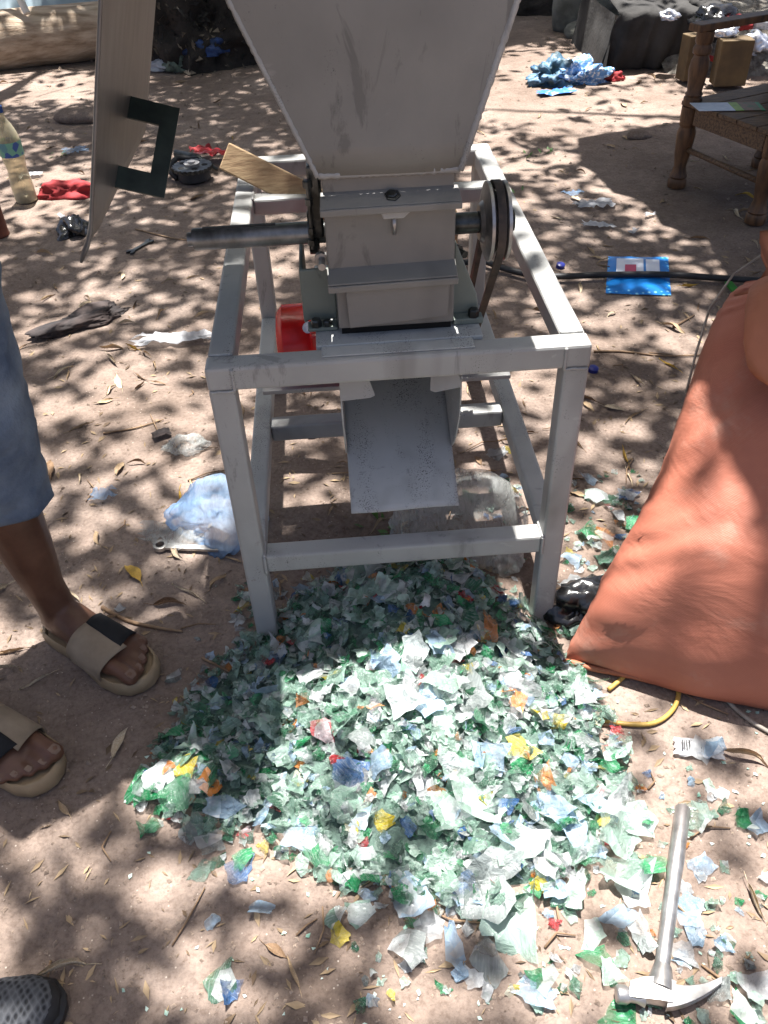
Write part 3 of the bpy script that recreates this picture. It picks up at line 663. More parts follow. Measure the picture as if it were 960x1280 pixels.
for s_, e2 in ((shl, Vector((-.50, .36, 1.22))), (shr, shr + Vector((.06, .05, -.10))+Vector((.10,.12,.0)))): sh_m.tube([s_-(e2-s_)*.1, s_.lerp(e2, .4), s_.lerp(e2, .75)], [.066, .064, .066], 16, False)
obj('shirt', sh_m, MAT['shirt'], person, smooth=True)

# dark woven shoe in the lower left corner
sp = px(78, 1262); sf_ = (px(88, 1262) - px(-60, 1290)); sf_.z = 0; sf_.normalize(); ss = Vector((-sf_.y, sf_.x, 0))
shoe = thing('shoe', 'grey woven sneaker toe poking in at the lower left corner', 'shoe', Vector((sp.x, sp.y, 0)) - sf_*.28)
m, nt, b = newmat('grey_knit'); co = coord(nt)
mp = N(nt, 'ShaderNodeMapping'); mp.inputs['Scale'].default_value = (150, 90, 90); mp.inputs['Rotation'].default_value = (0, 0, .7); nt.links.new(co, mp.inputs['Vector'])
vo = N(nt, 'ShaderNodeTexVoronoi'); vo.inputs['Scale'].default_value = 1.0; vo.inputs['Randomness'].default_value = .25; nt.links.new(mp.outputs[0], vo.inputs['Vector'])
nt.links.new(ramp(nt, vo.outputs['Distance'], [(.22, (.010, .011, .014)), (.42, (.06, .064, .072)), (.7, (.105, .11, .12))]), b.inputs['Base Color']); b.inputs['Roughness'].default_value = .7
bump(nt, b, vo.outputs['Distance'], .6, .003); MAT['knit'] = m
W2 = lambda x, y, z: Vector((sp.x, sp.y, gz(sp.x, sp.y))) + sf_*(x-.285) + ss*y + Vector((0, 0, z))
up_m = MB().loft([[W2(x, y0*math.cos(a), .02+max(0, z0*math.sin(a)) if math.sin(a) > 0 else .015) for a in [2*math.pi*k/20 for k in range(20)]] for x, y0, z0 in ((.0,.02,.03),(.012,.034,.07),(.06,.037,.085),(.11,.038,.085),(.16,.043,.07),(.21,.048,.055),(.25,.045,.043),(.272,.034,.032),(.283,.015,.018))])
obj('upper', up_m, MAT['knit'], shoe, smooth=True)
outs = [(0,0),(.006,.03),(.05,.04),(.12,.04),(.19,.05),(.24,.05),(.275,.037),(.29,.018),(.294,0)]; outs = outs + [(x, -y) for x, y in outs[-2:0:-1]]
obj('sole', MB().loft([[W2(.147+(x-.147)*k, y*k, z) for x, y in outs] for z, k in ((0,.96),(.006,1),(.02,1.01),(.026,.97))]), MAT['rubber'], shoe, smooth=True, flat_angle=40)
obj('toe_cap', MB().loft([[W2(x, y0*math.cos(a)*1.04, .02+max(0, z0*1.05*math.sin(a)) if math.sin(a) > 0 else .015) for a in [2*math.pi*k/16 for k in range(16)]] for x, y0, z0 in ((.262,.040,.030),(.274,.034,.025),(.288,.015,.015))]), MAT['rubber'], shoe, smooth=True)

# ------------------------------------------------------------------ woven sack on the right
m, nt, b = newmat('woven_orange_sack'); co = coord(nt)
wv = N(nt, 'ShaderNodeTexWave', wave_type='BANDS', bands_direction='DIAGONAL'); wv.inputs['Scale'].default_value = 150; wv.inputs['Distortion'].default_value = 1.2; nt.links.new(co, wv.inputs['Vector'])
wv2 = N(nt, 'ShaderNodeTexWave', wave_type='BANDS', bands_direction='Z'); wv2.inputs['Scale'].default_value = 165; wv2.inputs['Distortion'].default_value = 1.2; nt.links.new(co, wv2.inputs['Vector'])
mm = N(nt, 'ShaderNodeMath', operation='MULTIPLY'); nt.links.new(wv.outputs['Fac'], mm.inputs[0]); nt.links.new(wv2.outputs['Fac'], mm.inputs[1])
c = ramp(nt, noise_n(nt, 4, 4, co=co), [(.3, (.385, .128, .08)), (.7, (.52, .195, .125))])
c = mixc(nt, .35, c, ramp(nt, mm.outputs[0], [(0, (.75, .7, .7)), (.6, (1.08, 1.08, 1.08))]), 'MULTIPLY')
c = mixc(nt, ramp(nt, noise_n(nt, 9, 5, .65, co), [(.58, (0,0,0)), (.8, (.45,.45,.45))]), c, (.45, .33, .26))
nt.links.new(c, b.inputs['Base Color']); b.inputs['Roughness'].default_value = .6
bump(nt, b, mm.outputs[0], .25, .001); bump(nt, b, noise_n(nt, 5, 4, .55, coord(nt, 'Object', (1, 1, 1.8)), .9), .28, .025)
tr = N(nt, 'ShaderNodeBsdfTranslucent'); nt.links.new(c, tr.inputs[0]); mx = N(nt, 'ShaderNodeMixShader'); mx.inputs[0].default_value = .12
nt.links.new(b.outputs[0], mx.inputs[1]); nt.links.new(tr.outputs[0], mx.inputs[2]); nt.links.new(mx.outputs[0], nt.nodes['Material Output'].inputs[0])
MAT['sack'] = m
MAT['sack_in'] = simple('sack_fold', (.38, .14, .075), (.28, .095, .05), 6, .65, 0, .4, 40, .006)
def curve(P, t):
    P = [Vector(p) for p in P]; n = len(P)-1; x = min(max(t, 0), 1)*n; i = min(int(x), n-1); f = x-i
    p0, p1, p2, p3 = P[max(i-1, 0)], P[i], P[i+1], P[min(i+2, n)]
    return .5*((2*p1) + (p2-p0)*f + (2*p0-5*p1+4*p2-p3)*f*f + (3*p1-p0-3*p2+p3)*f**3)
Ledge = [(.300,-.100,.012),(.385,-.02,.16),(.483,.07,.30),(.586,.22,.50),(.635,.275,.555),(.68,.31,.57)]
Redge = [(.915,-.345,.012),(.975,-.24,.16),(1.01,-.12,.30),(.98,.05,.48),(.90,.16,.56),(.82,.24,.59)]
sack = thing('woven_sack', 'bulging orange woven sack tied shut, standing on its bottom seam at right', 'sack', (.62, -.1, 0))
sm_b = MB(); NU, NV = 72, 60
def sackf(u, v):
    L, Rr = curve(Ledge, v), curve(Redge, v); mid = (L+Rr)/2; w = (Rr-L)/2
    nrm = Vector((-.37, -.92, 0)).normalized()*-1; nrm = Vector((-.30, -.74, .60)).normalized()
    d = .17*min(1, (v/.30)**.55)*(1-.72*max(0, v-.45)/.55) if v > 0 else 0
    a = 2*math.pi*u; ca, sa = math.cos(a), math.sin(a)
    p = mid - w*ca*(abs(ca)**-.12 if abs(ca) > .05 else 1) + nrm*(d*(abs(sa)**.85)*(1 if sa > 0 else -1))
    if sa > 0: p.z -= .03*sa*max(0, 1-v*3)
    edge = abs(ca)**4
    p += nrm*(.010*edge*noise.noise(Vector((v*26, sa*2, 1))) + .010*noise.noise(p*5) + .005*noise.noise(p*14)*(.4+v))
    wr = edge**.5*(1 if v < .9 else 0)
    p += nrm*(.018*(.25+wr)*(1-abs(noise.noise(Vector((v*15+ca*2.5, ca*1.5, 7)))*2.6)))*(.35+.65*v) + nrm*.02*noise.noise(Vector((ca*2.2, v*3.5, 3)))*(1 if sa > 0 else 0)
    p += w.normalized()*(.006*edge*noise.noise(Vector((v*30, 3, sa))))
    p.z = max(p.z, gz(p.x, p.y)+.002); return p
sm_b.grid(sackf, NU, NV, True)
obj('bag', sm_b, MAT['sack'], sack, smooth=True)
# seam along the bottom, gathered top folded over, tie
sq = [curve(Ledge, 0).lerp(curve(Redge, 0), i/30) + Vector((-.006, -.014, .004+.005*noise.noise(Vector((i*.6, 0, 0))))) for i in range(31)]
obj('seam', MB().tube(sq, [.006]*31, 6), MAT['sack_in'], sack, smooth=True)
fold = MB().loft([[Vector(c_) + Vector((.86,-.36,0))*rx*math.cos(a) + Vector((.15,.3,.95)).normalized()*rz*math.sin(a)*(1+.1*noise.noise(Vector((a*2, i, 0)))) + Vector((-.3,-.9,.2))*.008*noise.noise(Vector((math.cos(a)*3, math.sin(a)*3, i*.8))) for a in [2*math.pi*k/24 for k in range(24)]] for i, (c_, rx, rz) in enumerate((((.70,.17,.61),.07,.03),((.685,.13,.635),.085,.036),((.665,.07,.635),.095,.046),((.65,.02,.61),.097,.052),((.64,-.005,.585),.085,.045),((.635,-.02,.57),.05,.03)))])
obj('folded_top', fold, MAT['sack_in'], sack, smooth=True)
neck = MB().loft([[Vector(c_) + Vector((.86,-.36,0))*rx*math.cos(a)*(1+.12*math.cos(7*a)) + Vector((.0,.5,.5))*rz*math.sin(a) for a in [2*math.pi*k/28 for k in range(28)]] for c_, rx, rz in (((.72,.20,.57),.10,.05),((.70,.16,.61),.07,.045),((.715,.19,.64),.055,.04),((.73,.22,.665),.08,.04),((.74,.24,.68),.085,.03))])
obj('tied_neck', neck, MAT['sack_in'], sack, smooth=True)
obj('flap', MB().prism([(.600,.205,.520),(.632,.21,.525),(.628,.225,.575),(.616,.225,.572)], (.002,-.002,.001)), simple('pink_flap', (.75, .32, .3), (.6, .22, .2), 9, .6), sack)
obj('tie_string', MB().tube([(.545,.16,.43),(.565,.20,.49),(.60,.26,.55),(.66,.32,.585),(.74,.34,.63)], .0025, 5), MAT['cord'], sack, smooth=True)

# ------------------------------------------------------------------ hammer, lower right
def gpt(u, v, dz): return gp(u, v, dz)
h_top, h_bot = gp(851, 1016, .014), gp(822, 1232, .020)
hd = (h_bot-h_top).normalized(); hsd = hd.cross(Vector((0,0,1))).normalized()
ham = thing('claw_hammer', 'all-steel claw hammer lying on the soil beside the shreds', 'hammer', Vector((h_bot.x, h_bot.y, 0)))
obj('shaft', MB().lathe([(.010, 0), (.0125, .003), (.0125, .10), (.0115, .12), (.011, .2), (.0105, (h_bot-h_top).length)], h_top, hd, 18), MAT['steel'], ham, smooth=True, flat_angle=40)
hu = gp(767, 1250, .020); hv = gp(890, 1264, .012); hc_ = gp(820, 1254, .020)
dirn = (hc_-hu).normalized()
hm = MB().lathe([(.0105, 0), (.0125, .002), (.0125, .014), (.0095, .019), (.0095, .028), (.014, .038)], hu, dirn, 16)
obj('face', hm, MAT['steel'], ham, smooth=True, flat_angle=35)
ek = hc_ + hd*-.006
obj('head', MB().loft([[ek + dirn*x + hd*(y*ky+off) + Vector((0,0,1))*z*kz for y, z in ((-1,-1),(0,-1.1),(1,-1),(1.1,0),(1,1),(0,1.1),(-1,1),(-1.1,0))] for x, ky, kz, off in ((-.042,.0105,.0095,.0),(-.026,.014,.012,-.002),(0,.0165,.0135,-.003),(.02,.0145,.011,.0))]), MAT['steel'], ham, smooth=True, flat_angle=45)
obj('socket', MB().lathe([(.0125, 0), (.0175, .022), (.019, .034)], hc_-hd*.045, hd, 14), MAT['steel'], ham, smooth=True, flat_angle=40)
for sg in (1, -1):
    cl = MB(); rings = []
    for t in range(9):
        q = t/8; c_ = ek + dirn*(.012+.072*q) - hd*(.030*q*q-.004) + Vector((0,0,1))*(sg*(.0035+.0035*q) - .006*q)
        rings.append([c_ + hd*a*(.017-.012*q) + Vector((0,0,1))*b2*(.005-.0025*q) for a, b2 in ((-1,-1),(1,-1),(1,1),(-1,1))])
    obj('claw', cl.loft(rings), MAT['steel'], ham, bevel=.001)

# ------------------------------------------------------------------ bottle, tins, tools and rags to the left
bb = gp(34, 252); BS = 1.06
bottle = thing('plastic_bottle', 'clear plastic drink bottle with blue cap and dark dregs, standing at left', 'bottle', bb)
prof = [(.030,0),(.041,.004),(.043,.012),(.043,.075),(.040,.10),(.037,.125),(.040,.15),(.043,.17),(.044,.235),(.040,.262),(.028,.295),(.015,.318),(.0135,.325),(.0135,.338)]
m, nt, b = newmat('bottle_plastic'); b.inputs['Base Color'].default_value = (.80, .73, .52, 1); b.inputs['Roughness'].default_value = .12
tr = N(nt, 'ShaderNodeBsdfTransparent'); tr.inputs[0].default_value = (.92, .88, .74, 1); mx = N(nt, 'ShaderNodeMixShader'); fr = N(nt, 'ShaderNodeLayerWeight'); fr.inputs[0].default_value = .35
nt.links.new(ramp(nt, fr.outputs['Facing'], [(0, (.28,)*3), (1, (.85,)*3)]), mx.inputs[0]); nt.links.new(tr.outputs[0], mx.inputs[1]); nt.links.new(b.outputs[0], mx.inputs[2]); nt.links.new(mx.outputs[0], nt.nodes['Material Output'].inputs[0])
MAT['bottle'] = m
obj('shell', MB().lathe([(r*BS, h*BS) for r, h in prof], bb, (0,0,1), 28), MAT['bottle'], bottle, smooth=True)
obj('dregs', MB().lathe([(.03*BS, .004), (.040*BS, .006), (.041*BS, .03), (.0005, .0305)], bb, (0,0,1), 24), simple('dark_dregs', (.03,.02,.012), (.015,.01,.008), 8, .3), bottle, smooth=True)
m, nt, b = newmat('bottle_label'); co = coord(nt); sx = N(nt, 'ShaderNodeSeparateXYZ'); nt.links.new(co, sx.inputs[0])
vo = N(nt, 'ShaderNodeTexVoronoi'); vo.inputs['Scale'].default_value = 34; nt.links.new(co, vo.inputs['Vector'])
nt.links.new(mixc(nt, ramp(nt, vo.outputs['Color'], [(.45,(0,0,0)),(.5,(1,1,1))]), (.18, .42, .30), (.05, .11, .33)), b.inputs['Base Color']); b.inputs['Roughness'].default_value = .35
obj('label_sleeve', MB().lathe([(.0446*BS, .182*BS), (.0452*BS, .236*BS)], bb, (0,0,1), 28, False), m, bottle, smooth=True)
obj('cap', MB().lathe([(.0155*BS, .338*BS), (.016*BS, .341*BS), (.016*BS, .360*BS), (.013*BS, .362*BS)], bb, (0,0,1), 20), simple('blue_cap', (.015,.07,.25), (.01,.05,.2), 10, .35), bottle, smooth=True, flat_angle=40)
cb = gp(-4, 296); tin = MB().lathe([(.05,0),(.052,.004),(.05,.01),(.05,.115),(.053,.118),(.053,.124),(.046,.125),(.045,.02)], cb, (0,0,1), 24)
tag(obj('rusty_tin', tin, MAT['rust'], org=cb, smooth=True, flat_angle=40), 'rusty red-brown tin cut by the left edge of the picture', 'tin')
tag(obj('cloth_scrap', crumple(gp(88, 244), (.11, .05, .04), 3, 1.0, 2.6), MAT['red_cloth'], smooth=True), 'crumpled red cloth scrap on the soil beside the plastic bottle', 'cloth')
tag(obj('plastic_scrap', crumple(gp(95, 292), (.05, .055, .035), 5, 1.1, 2.4), MAT['black_film'], smooth=True), 'crumpled shiny black plastic behind the open lid', 'plastic')
tag(obj('plastic_strip', sheet(gp(78, 274), .05, .02, 4, .012, 40, 2.2), MAT['white_film'], smooth=True), 'thin white strip beside crumpled black plastic', 'plastic')
# spanner
def flat_tool(name, a, b_, label, cat, w, th, mat, ends=True):
    a, b_ = Vector(a), Vector(b_); d = (b_-a); L = d.length; d.normalize(); s = Vector((-d.y, d.x, 0)).normalized(); up = s.cross(d)*-1; up = Vector((0,0,1))
    root = thing(name, label, cat, a)
    prof = [(0,.9),(.015/L*1,1),(.5,.8),(1-.02/L,1),(1,.9)]
    obj('handle', MB().prism([a + d*L*t + s*w*k for t, k in ((.07,.5),(.5,.42),(.93,.5))] + [a + d*L*t - s*w*k for t, k in ((.93,.5),(.5,.42),(.07,.5))], up*th), mat, root, bevel=th*.25)
    return root, d, s, up, L
r_, d_, s_, u_, L_ = flat_tool('open_end_spanner', gp(162, 317, .003), gp(189, 302, .003), 'small open-ended spanner on the dappled soil near the lid tip', 'spanner', .018, .006, MAT['steel_dark'])
for t, sg in ((0, -1), (1, 1)):
    c_ = gp(162, 317, .003).lerp(gp(189, 302, .003), .06 if t == 0 else .94)
    pts_ = []
    for k in range(11):
        a = .6 + (2*math.pi-1.2)*k/10; pts_.append(c_ + (d_*math.cos(a)*sg + s_*math.sin(a))*.017)
    pts_ += [c_ + (d_*math.cos(a)*sg + s_*math.sin(a))*.008 for a in (-.75, math.pi, .75)]
    obj('jaw', MB().prism(pts_, u_*.0065), MAT['steel_dark'], r_)
# big ring spanner by the blue bag
a_, b2_ = gp(200, 684, .004), gp(300, 690, .004)
r_, d_, s_, u_, L_ = flat_tool('ring_spanner', a_, b2_, 'long chrome ring spanner on the soil before the blue plastic bag', 'spanner', .018, .009, MAT['steel'])
ringm = MB(); nn = 24; rr = []
c_ = a_ + d_*.002
for k in range(nn+1):
    a = 2*math.pi*k/nn; e_ = d_*math.cos(a) + s_*math.sin(a)
    rr.append([c_+e_*.0095, c_+e_*.0165, c_+e_*.0165+u_*.011, c_+e_*.0095+u_*.011])
obj('ring_end', ringm.loft(rr, False), MAT['steel'], r_, bevel=.001)
# sprocket with straps, red packaging (a greasy mower head)
sc_ = gp(243, 224)
spk = thing('sprocket_wheel', 'greasy black sprocket wheel lying flat behind the open lid', 'wheel', sc_)
pts_ = []
for k in range(48):
    a = 2*math.pi*k/48; r = .092 if k % 2 else .082
    pts_.append(sc_ + Vector((math.cos(a)*r, math.sin(a)*r, .05)))
obj('toothed_rim', MB().prism(pts_, (0,0,.014)), MAT['steel_dark'], spk)
obj('drum', MB().lathe([(.06,0),(.075,.01),(.07,.05)], sc_, (0,0,1), 24), MAT['rubber'], spk, smooth=True, flat_angle=40)
obj('hub', MB().lathe([(.035,.064),(.035,.075),(.018,.076),(.018,.082),(.008,.082)], sc_, (0,0,1), 20), MAT['steel'], spk, smooth=True, flat_angle=40)
for k in range(5):
    a = 2*math.pi*k/5; obj('hole_shade_disc', MB().lathe([(.014,.0641),(.014,.0648)], sc_+Vector((math.cos(a)*.055, math.sin(a)*.055, 0)), (0,0,1), 12), MAT['black'], spk)  # flat black discs painted for the shade of holes, nothing is cut
obj('strap', MB().tube([sc_+Vector((-.07,-.03,.02)), sc_+Vector((-.12,.03,.05)), sc_+Vector((-.08,.12,.06)), sc_+Vector((.02,.15,.04))], [.012,.014,.013,.01], 8), MAT['rubber'], spk, smooth=True)
for k, (u, v, lx, ly, ro, mt, lb) in enumerate(((268, 201, .16, .085, -.25, simple('red_wrapper', (.5,.02,.03), (.65,.55,.55), 16, .35, 0, .4, 50, .004, lo=.25, hi=.42), 'red printed wrapper beside the greasy sprocket wheel'), (252, 196, .10, .05, .2, MAT['red_cloth'], 'pink-red scrap of packaging behind the sprocket wheel'))):
    tag(obj('wrapper', sheet(gp(u, v), lx, ly, 11+k, .03, 16, ro, lift=.02), mt, smooth=True), lb, 'wrapper')
tag(obj('hand_tool', MB().tube([gp(222,205,.05), gp(248,208,.045), gp(272,216,.02)], [.018,.014,.007], 8), MAT['steel_dark'], smooth=True), 'thin dark hand tool resting across the sprocket wheel', 'tool')
tag(obj('cloth_scrap', crumple(gp(112, 400), (.125, .05, .020), 23, 1.1, 1.9, 5, rot=.55), MAT['rag'], smooth=True), 'scorched dark rag lying on the soil left of the machine', 'rag')
tag(obj('plastic_scrap', sheet(gp(218, 428), .22, .065, 6, .02, 22, .08, ragged=.3, lift=.004), MAT['white_film'], smooth=True), 'torn strip of white plastic on the soil left of the stand', 'plastic')
tag(obj('plastic_scrap', crumple(gp(232, 562), (.05, .035, .026), 8, .8, 3.2), MAT['clear_film'], smooth=True), 'crumpled clear plastic scrap with a dark tail, left of the stand', 'plastic')
tag(obj('plastic_scrap', sheet(gp(203, 548), .05, .03, 9, .012, 30, .4), MAT['rag'], smooth=True), 'small charred scrap beside the crumpled clear plastic', 'scrap')
bagb = obj('blue_plastic_bag', crumple(gp(276, 648), (.088, .10, .042), 14, .9, 1.5, 5, rot=.2), MAT['blue_film'], smooth=True); tag(bagb, 'crumpled translucent blue plastic bag beside the front left leg', 'plastic bag')
tag(obj('plastic_scrap', sheet(gp(214, 672), .13, .075, 15, .022, 20, -.1, ragged=.3), MAT['clear_film'], smooth=True), 'wrinkled clear film trailing from the blue plastic bag', 'plastic')
# clear bag of shreds under the machine, red tie
clear = thing('clear_plastic_bag', 'clear plastic bag half full of shreds under the machine', 'plastic bag', gp(570, 690))
obj('film', crumple(gp(575, 672), (.155, .105, .12), 31, .35, 1.6, 4, rot=-.1), MAT['clear_film'], clear, smooth=True)
obj('knot', crumple(gp(632, 708), (.035, .03, .035), 33, .6, 3), MAT['clear_film'], clear, smooth=True)
obj('red_tie', crumple(gp(634, 694, .03), (.028, .018, .018), 34, .9, 4), MAT['red_cloth'], clear, smooth=True)
tag(obj('black_plastic_bag', crumple(gp(727, 768), (.06, .05, .05), 41, .9, 2.6, 4), MAT['black_film'], smooth=True), 'crumpled black plastic bag between the front right leg and the sack', 'plastic bag')
# wood offcuts leaning in the frame
def plank(a, b_, w, th, label):
    a, b_ = Vector(a), Vector(b_); d = (b_-a).normalized(); s = d.cross(Vector((0, -1, .35))).normalized(); n = s.cross(d).normalized()
    return tag(obj('wood_offcut', MB().prism([a-s*w/2, b_-s*w/2, b_+s*w/2, a+s*w/2], n*th), MAT['wood'], bevel=.003), label, 'wood')
pA = pxy(284, 196, .80); pB = pxy(372, 240, .745)
pd = (pB-pA).normalized(); pB2 = pB + pd*.25
plank(pA, pB2, .058, .028, 'sawn wooden offcut leaning across the left rear corner of the stand')
tag(obj('wood_offcut', MB().box((.09, .80, -.0), (.205, .86, .54)), MAT['wood'], bevel=.004), 'pale wooden board standing under the stand behind the pulley', 'wood')

# ------------------------------------------------------------------ right side: hose, packet, wires
hz = [gp(u, v, .022) for u, v in ((560, 338), (600, 333), (625, 341), (660, 350), (700, 352), (760, 350), (830, 350), (912, 355), (980, 358))]
tag(obj('rubber_hose', MB().tube([curve(hz, i/40) for i in range(41)], .0105, 10), MAT['rubber'], smooth=True), 'black rubber hose lying across the blue packet and under the rail', 'hose')
c_ = gp(913, 366, .02); tag(obj('plastic_tab', MB().box((-.011, -.035, 0), (.013, .035, .01), Matrix.Translation(c_)), simple('green_tape', (.02,.22,.02), (.01,.12,.01), 16, .4), bevel=.002), 'dark green plastic tab hanging at the end of the black hose', 'tape')
m, nt, b = newmat('blue_packet_print'); co = coord(nt)
sx = N(nt, 'ShaderNodeSeparateXYZ'); nt.links.new(co, sx.inputs[0])
ck = N(nt, 'ShaderNodeTexVoronoi'); ck.inputs['Scale'].default_value = 48; ck.inputs['Randomness'].default_value = .15; nt.links.new(co, ck.inputs['Vector'])
nt.links.new(mixc(nt, ramp(nt, ck.outputs['Distance'], [(.18,(1,1,1)),(.30,(0,0,0))]), (.01, .20, .62), (.25, .62, .85)), b.inputs['Base Color']); b.inputs['Roughness'].default_value = .3
pk0 = gp(797, 346); pk = thing('blue_packet', 'bright blue printed biscuit packet lying under the black hose', 'packet', pk0)
PKC = [gp(u, v) for u, v in ((757, 367), (839, 369), (835, 322), (760, 322))]
def pkp(u, v): return (PKC[0]*(1-u)+PKC[1]*u)*(1-v) + (PKC[3]*(1-u)+PKC[2]*u)*v
def packf(u, v):
    p = pkp(u, v); p.z += .004 + .007*min(1, min(u, 1-u)*8)*min(1, min(v, 1-v)*8) + .002*noise.noise(p*30); return p
obj('wrapper', MB().grid(packf, 20, 16), m, pk, smooth=True)
def flatp(name, u0, u1, v0, v1, mat, z=.0135): return obj(name, MB().grid(lambda a, b2: pkp(u0+(u1-u0)*a, v0+(v1-v0)*b2) + Vector((0, 0, z)), 4, 4), mat, pk)
WP = simple('white_print', (.78,.8,.85), (.68,.72,.82), 30, .35)
flatp('printed_panel', .14, .58, .42, .88, WP); flatp('printed_panel', .62, .84, .42, .86, WP); flatp('printed_patch', .28, .46, .44, .70, simple('crimson_print', (.62,.06,.13), (.5,.04,.1), 30, .35), .0148)
tag(obj('bottle_cap', MB().lathe([(.015,0),(.0155,.002),(.015,.014),(.012,.016)], gp(700, 334), (.1,-.2,1), 16), simple('navy_cap', (.02,.03,.22), (.015,.02,.15), 10, .35), smooth=True, flat_angle=40), 'small dark blue bottle cap just right of the stand rail', 'bottle cap')
tag(obj('bottle_cap', MB().lathe([(.014,0),(.0145,.002),(.014,.013),(.011,.015)], gp(741, 464), (.1,-.2,1), 16), bpy.data.materials['navy_cap'], smooth=True, flat_angle=40), 'dark blue bottle cap peeping out beside the front right corner', 'bottle cap')
wl = [gp(u, v, .006) for u, v in ((760, 865), (778, 850), (786, 838), (800, 830), (822, 832), (842, 850), (847, 872), (838, 893), (815, 908), (780, 908), (740, 900), (715, 893))]
tag(obj('wire_loop', MB().tube([curve(wl, i/50) for i in range(51)], .0045, 8), MAT['wire'], smooth=True), 'ochre yellow wire looped on the soil before the sack', 'wire')
gl = [gp(u, v, .006) for u, v in ((895, 862), (915, 885), (940, 905), (975, 925))]
tag(obj('cord', MB().tube([curve(gl, i/20) for i in range(21)], .004, 8), MAT['cord'], smooth=True), 'pale grey cord curving out from under the sack', 'cord')
# ------------------------------------------------------------------ far litter
tag(obj('plastic_tangle', crumple(gp(690, 104), (.11, .09, .07), 51, 1.3, 3.4, 5), simple('blue_green_mesh', (.10,.22,.36), (.03,.06,.07), 14, .5, 0, .6, 40, .01), smooth=True), 'tangled dark blue-green plastic in the sun behind the machine', 'plastic')
tag(obj('plastic_tangle', crumple(gp(722, 104), (.13, .09, .07), 52, 1.3, 3.4, 5), simple('blue_white_net', (.13,.30,.58), (.7,.75,.8), 60, .5, 0, .6, 60, .01, lo=.4, hi=.5), smooth=True), 'blue and white netting bundle in the sun behind the machine', 'plastic')
tag(obj('packet', sheet(gp(694, 119), .20, .075, 53, .018, 18, .05), simple('blue_packet_far', (.04,.16,.55), (.5,.6,.8), 22, .4, lo=.3, hi=.4), smooth=True), 'flat blue and white packet in front of the netting bundle', 'packet')
for i, (u, v, lx, ly, ro, mt, lb) in enumerate(((742, 257, .15, .075, .1, 'white_film', 'crumpled whitish film on the soil left of the chair'), (717, 243, .08, .04, .3, 'blue_film', 'small greyish film scrap just behind the whitish film'), (748, 284, .11, .05, -.2, 'white_film', 'white and yellow scrap between the chair and the stand rail'), (792, 291, .06, .025, .8, 'white_film', 'narrow white scrap right of the white and yellow scrap'), (812, 270, .045, .018, .3, 'white_film', 'tiny white sliver on shaded soil before the chair'), (130, 622, .055, .045, .1, 'blue_film', 'small pale blue square of film near the man'), (95, 190, .10, .07, .4, 'blue_film', 'pale blue film behind the bottle'), (40, 222, .09, .05, .1, 'white_film', 'pale film scrap lying right beside the bottle'))):
    tag(obj('plastic_scrap', sheet(gp(u, v), lx, ly, 60+i, .014, 26, ro, ragged=.3), MAT[mt], smooth=True), lb, 'plastic')
# ------------------------------------------------------------------ chair
U = Vector((.15, -.372, 0)).normalized(); Vv = Vector((.372, .15, 0)).normalized()
C0 = Vector((1.342, 2.312, 0)); CW, CD, SZ_ = .44, .46, .315
chair = thing('wooden_armchair', 'old brown wooden armchair with turned legs standing in shade at right', 'chair', C0 + U*CW/2 + Vv*CD/2)
corn = [C0, C0+U*CW, C0+U*CW+Vv*CD, C0+Vv*CD]
for i, c_ in enumerate(corn):
    prof = [(.036,0),(.038,.004),(.038,.032),(.033,.038),(.037,.045),(.030,.06),(.024,.085),(.031,.13),(.036,.19),(.037,.215),(.030,.238),(.034,.243),(.034,.258),(.036,.26),(.036,SZ_-.002)]
    obj('leg', MB().lathe(prof, c_, (0,0,1), 18), MAT['wood_old'], chair, smooth=True, flat_angle=40)
    prof = [(.033,0),(.036,.006),(.036,.028),(.030,.034),(.034,.04),(.028,.05),(.033,.09),(.037,.13),(.034,.16),(.026,.178),(.034,.184),(.036,.20),(.028,.215),(.033,.225),(.033,.26)]
    obj('arm_post', MB().lathe(prof, c_+Vector((0,0,SZ_+.001)), (0,0,1), 18), MAT['wood_old'], chair, smooth=True, flat_angle=40)
def rail(name, a, b_, w, h, z0, mat): 
    d = (b_-a).normalized(); s = Vector((-d.y, d.x, 0))*w/2
    return obj(name, MB().prism([a-s+Vector((0,0,z0)), b_-s+Vector((0,0,z0)), b_+s+Vector((0,0,z0)), a+s+Vector((0,0,z0))], (0,0,h)), mat, chair, bevel=.004)
for i in range(4): rail('apron', corn[i]+(corn[(i+1)%4]-corn[i]).normalized()*.037, corn[(i+1)%4]-(corn[(i+1)%4]-corn[i]).normalized()*.037, .03, .062, SZ_-.064, MAT['wood_seat'])
for k in range(5):
    a = corn[0] - U*.03 - Vv*.03 + U*((CW+.06)*k/5+.002); b_ = a + Vv*(CD+.06); s = U*((CW+.06)/5-.004)
    if k in (0, 4):
        pass
    obj('seat_plank', MB().prism([p+Vector((0,0,SZ_+.0005)) for p in (a, a+s, b_+s, b_)], (0,0,.016)), MAT['wood_seat'], chair, bevel=.003)
for i in (0, 2): obj('stretcher', MB().tube([corn[i]+Vector((0,0,.155)), corn[(i+1)%4]+Vector((0,0,.145))], .011, 10), MAT['wood_seat'], chair, smooth=True)
for i in (0, 1): a, b_ = (corn[0], corn[3]) if i == 0 else (corn[1], corn[2]); rail('armrest', a-Vv*.06, b_+Vv*.02, .062, .026, SZ_+.262, MAT['wood_old'])
rail('back_rail', corn[3], corn[2], .03, .07, SZ_+.45, MAT['wood_old'])
for k in range(5): p = corn[3].lerp(corn[2], (k+.5)/5); obj('back_slat', MB().box((-.02,-.008,SZ_+.017),(.02,.008,SZ_+.452), Matrix.Translation(p) @ Matrix.Rotation(math.atan2(U.y, U.x), 4, 'Z')), MAT['wood_old'], chair)
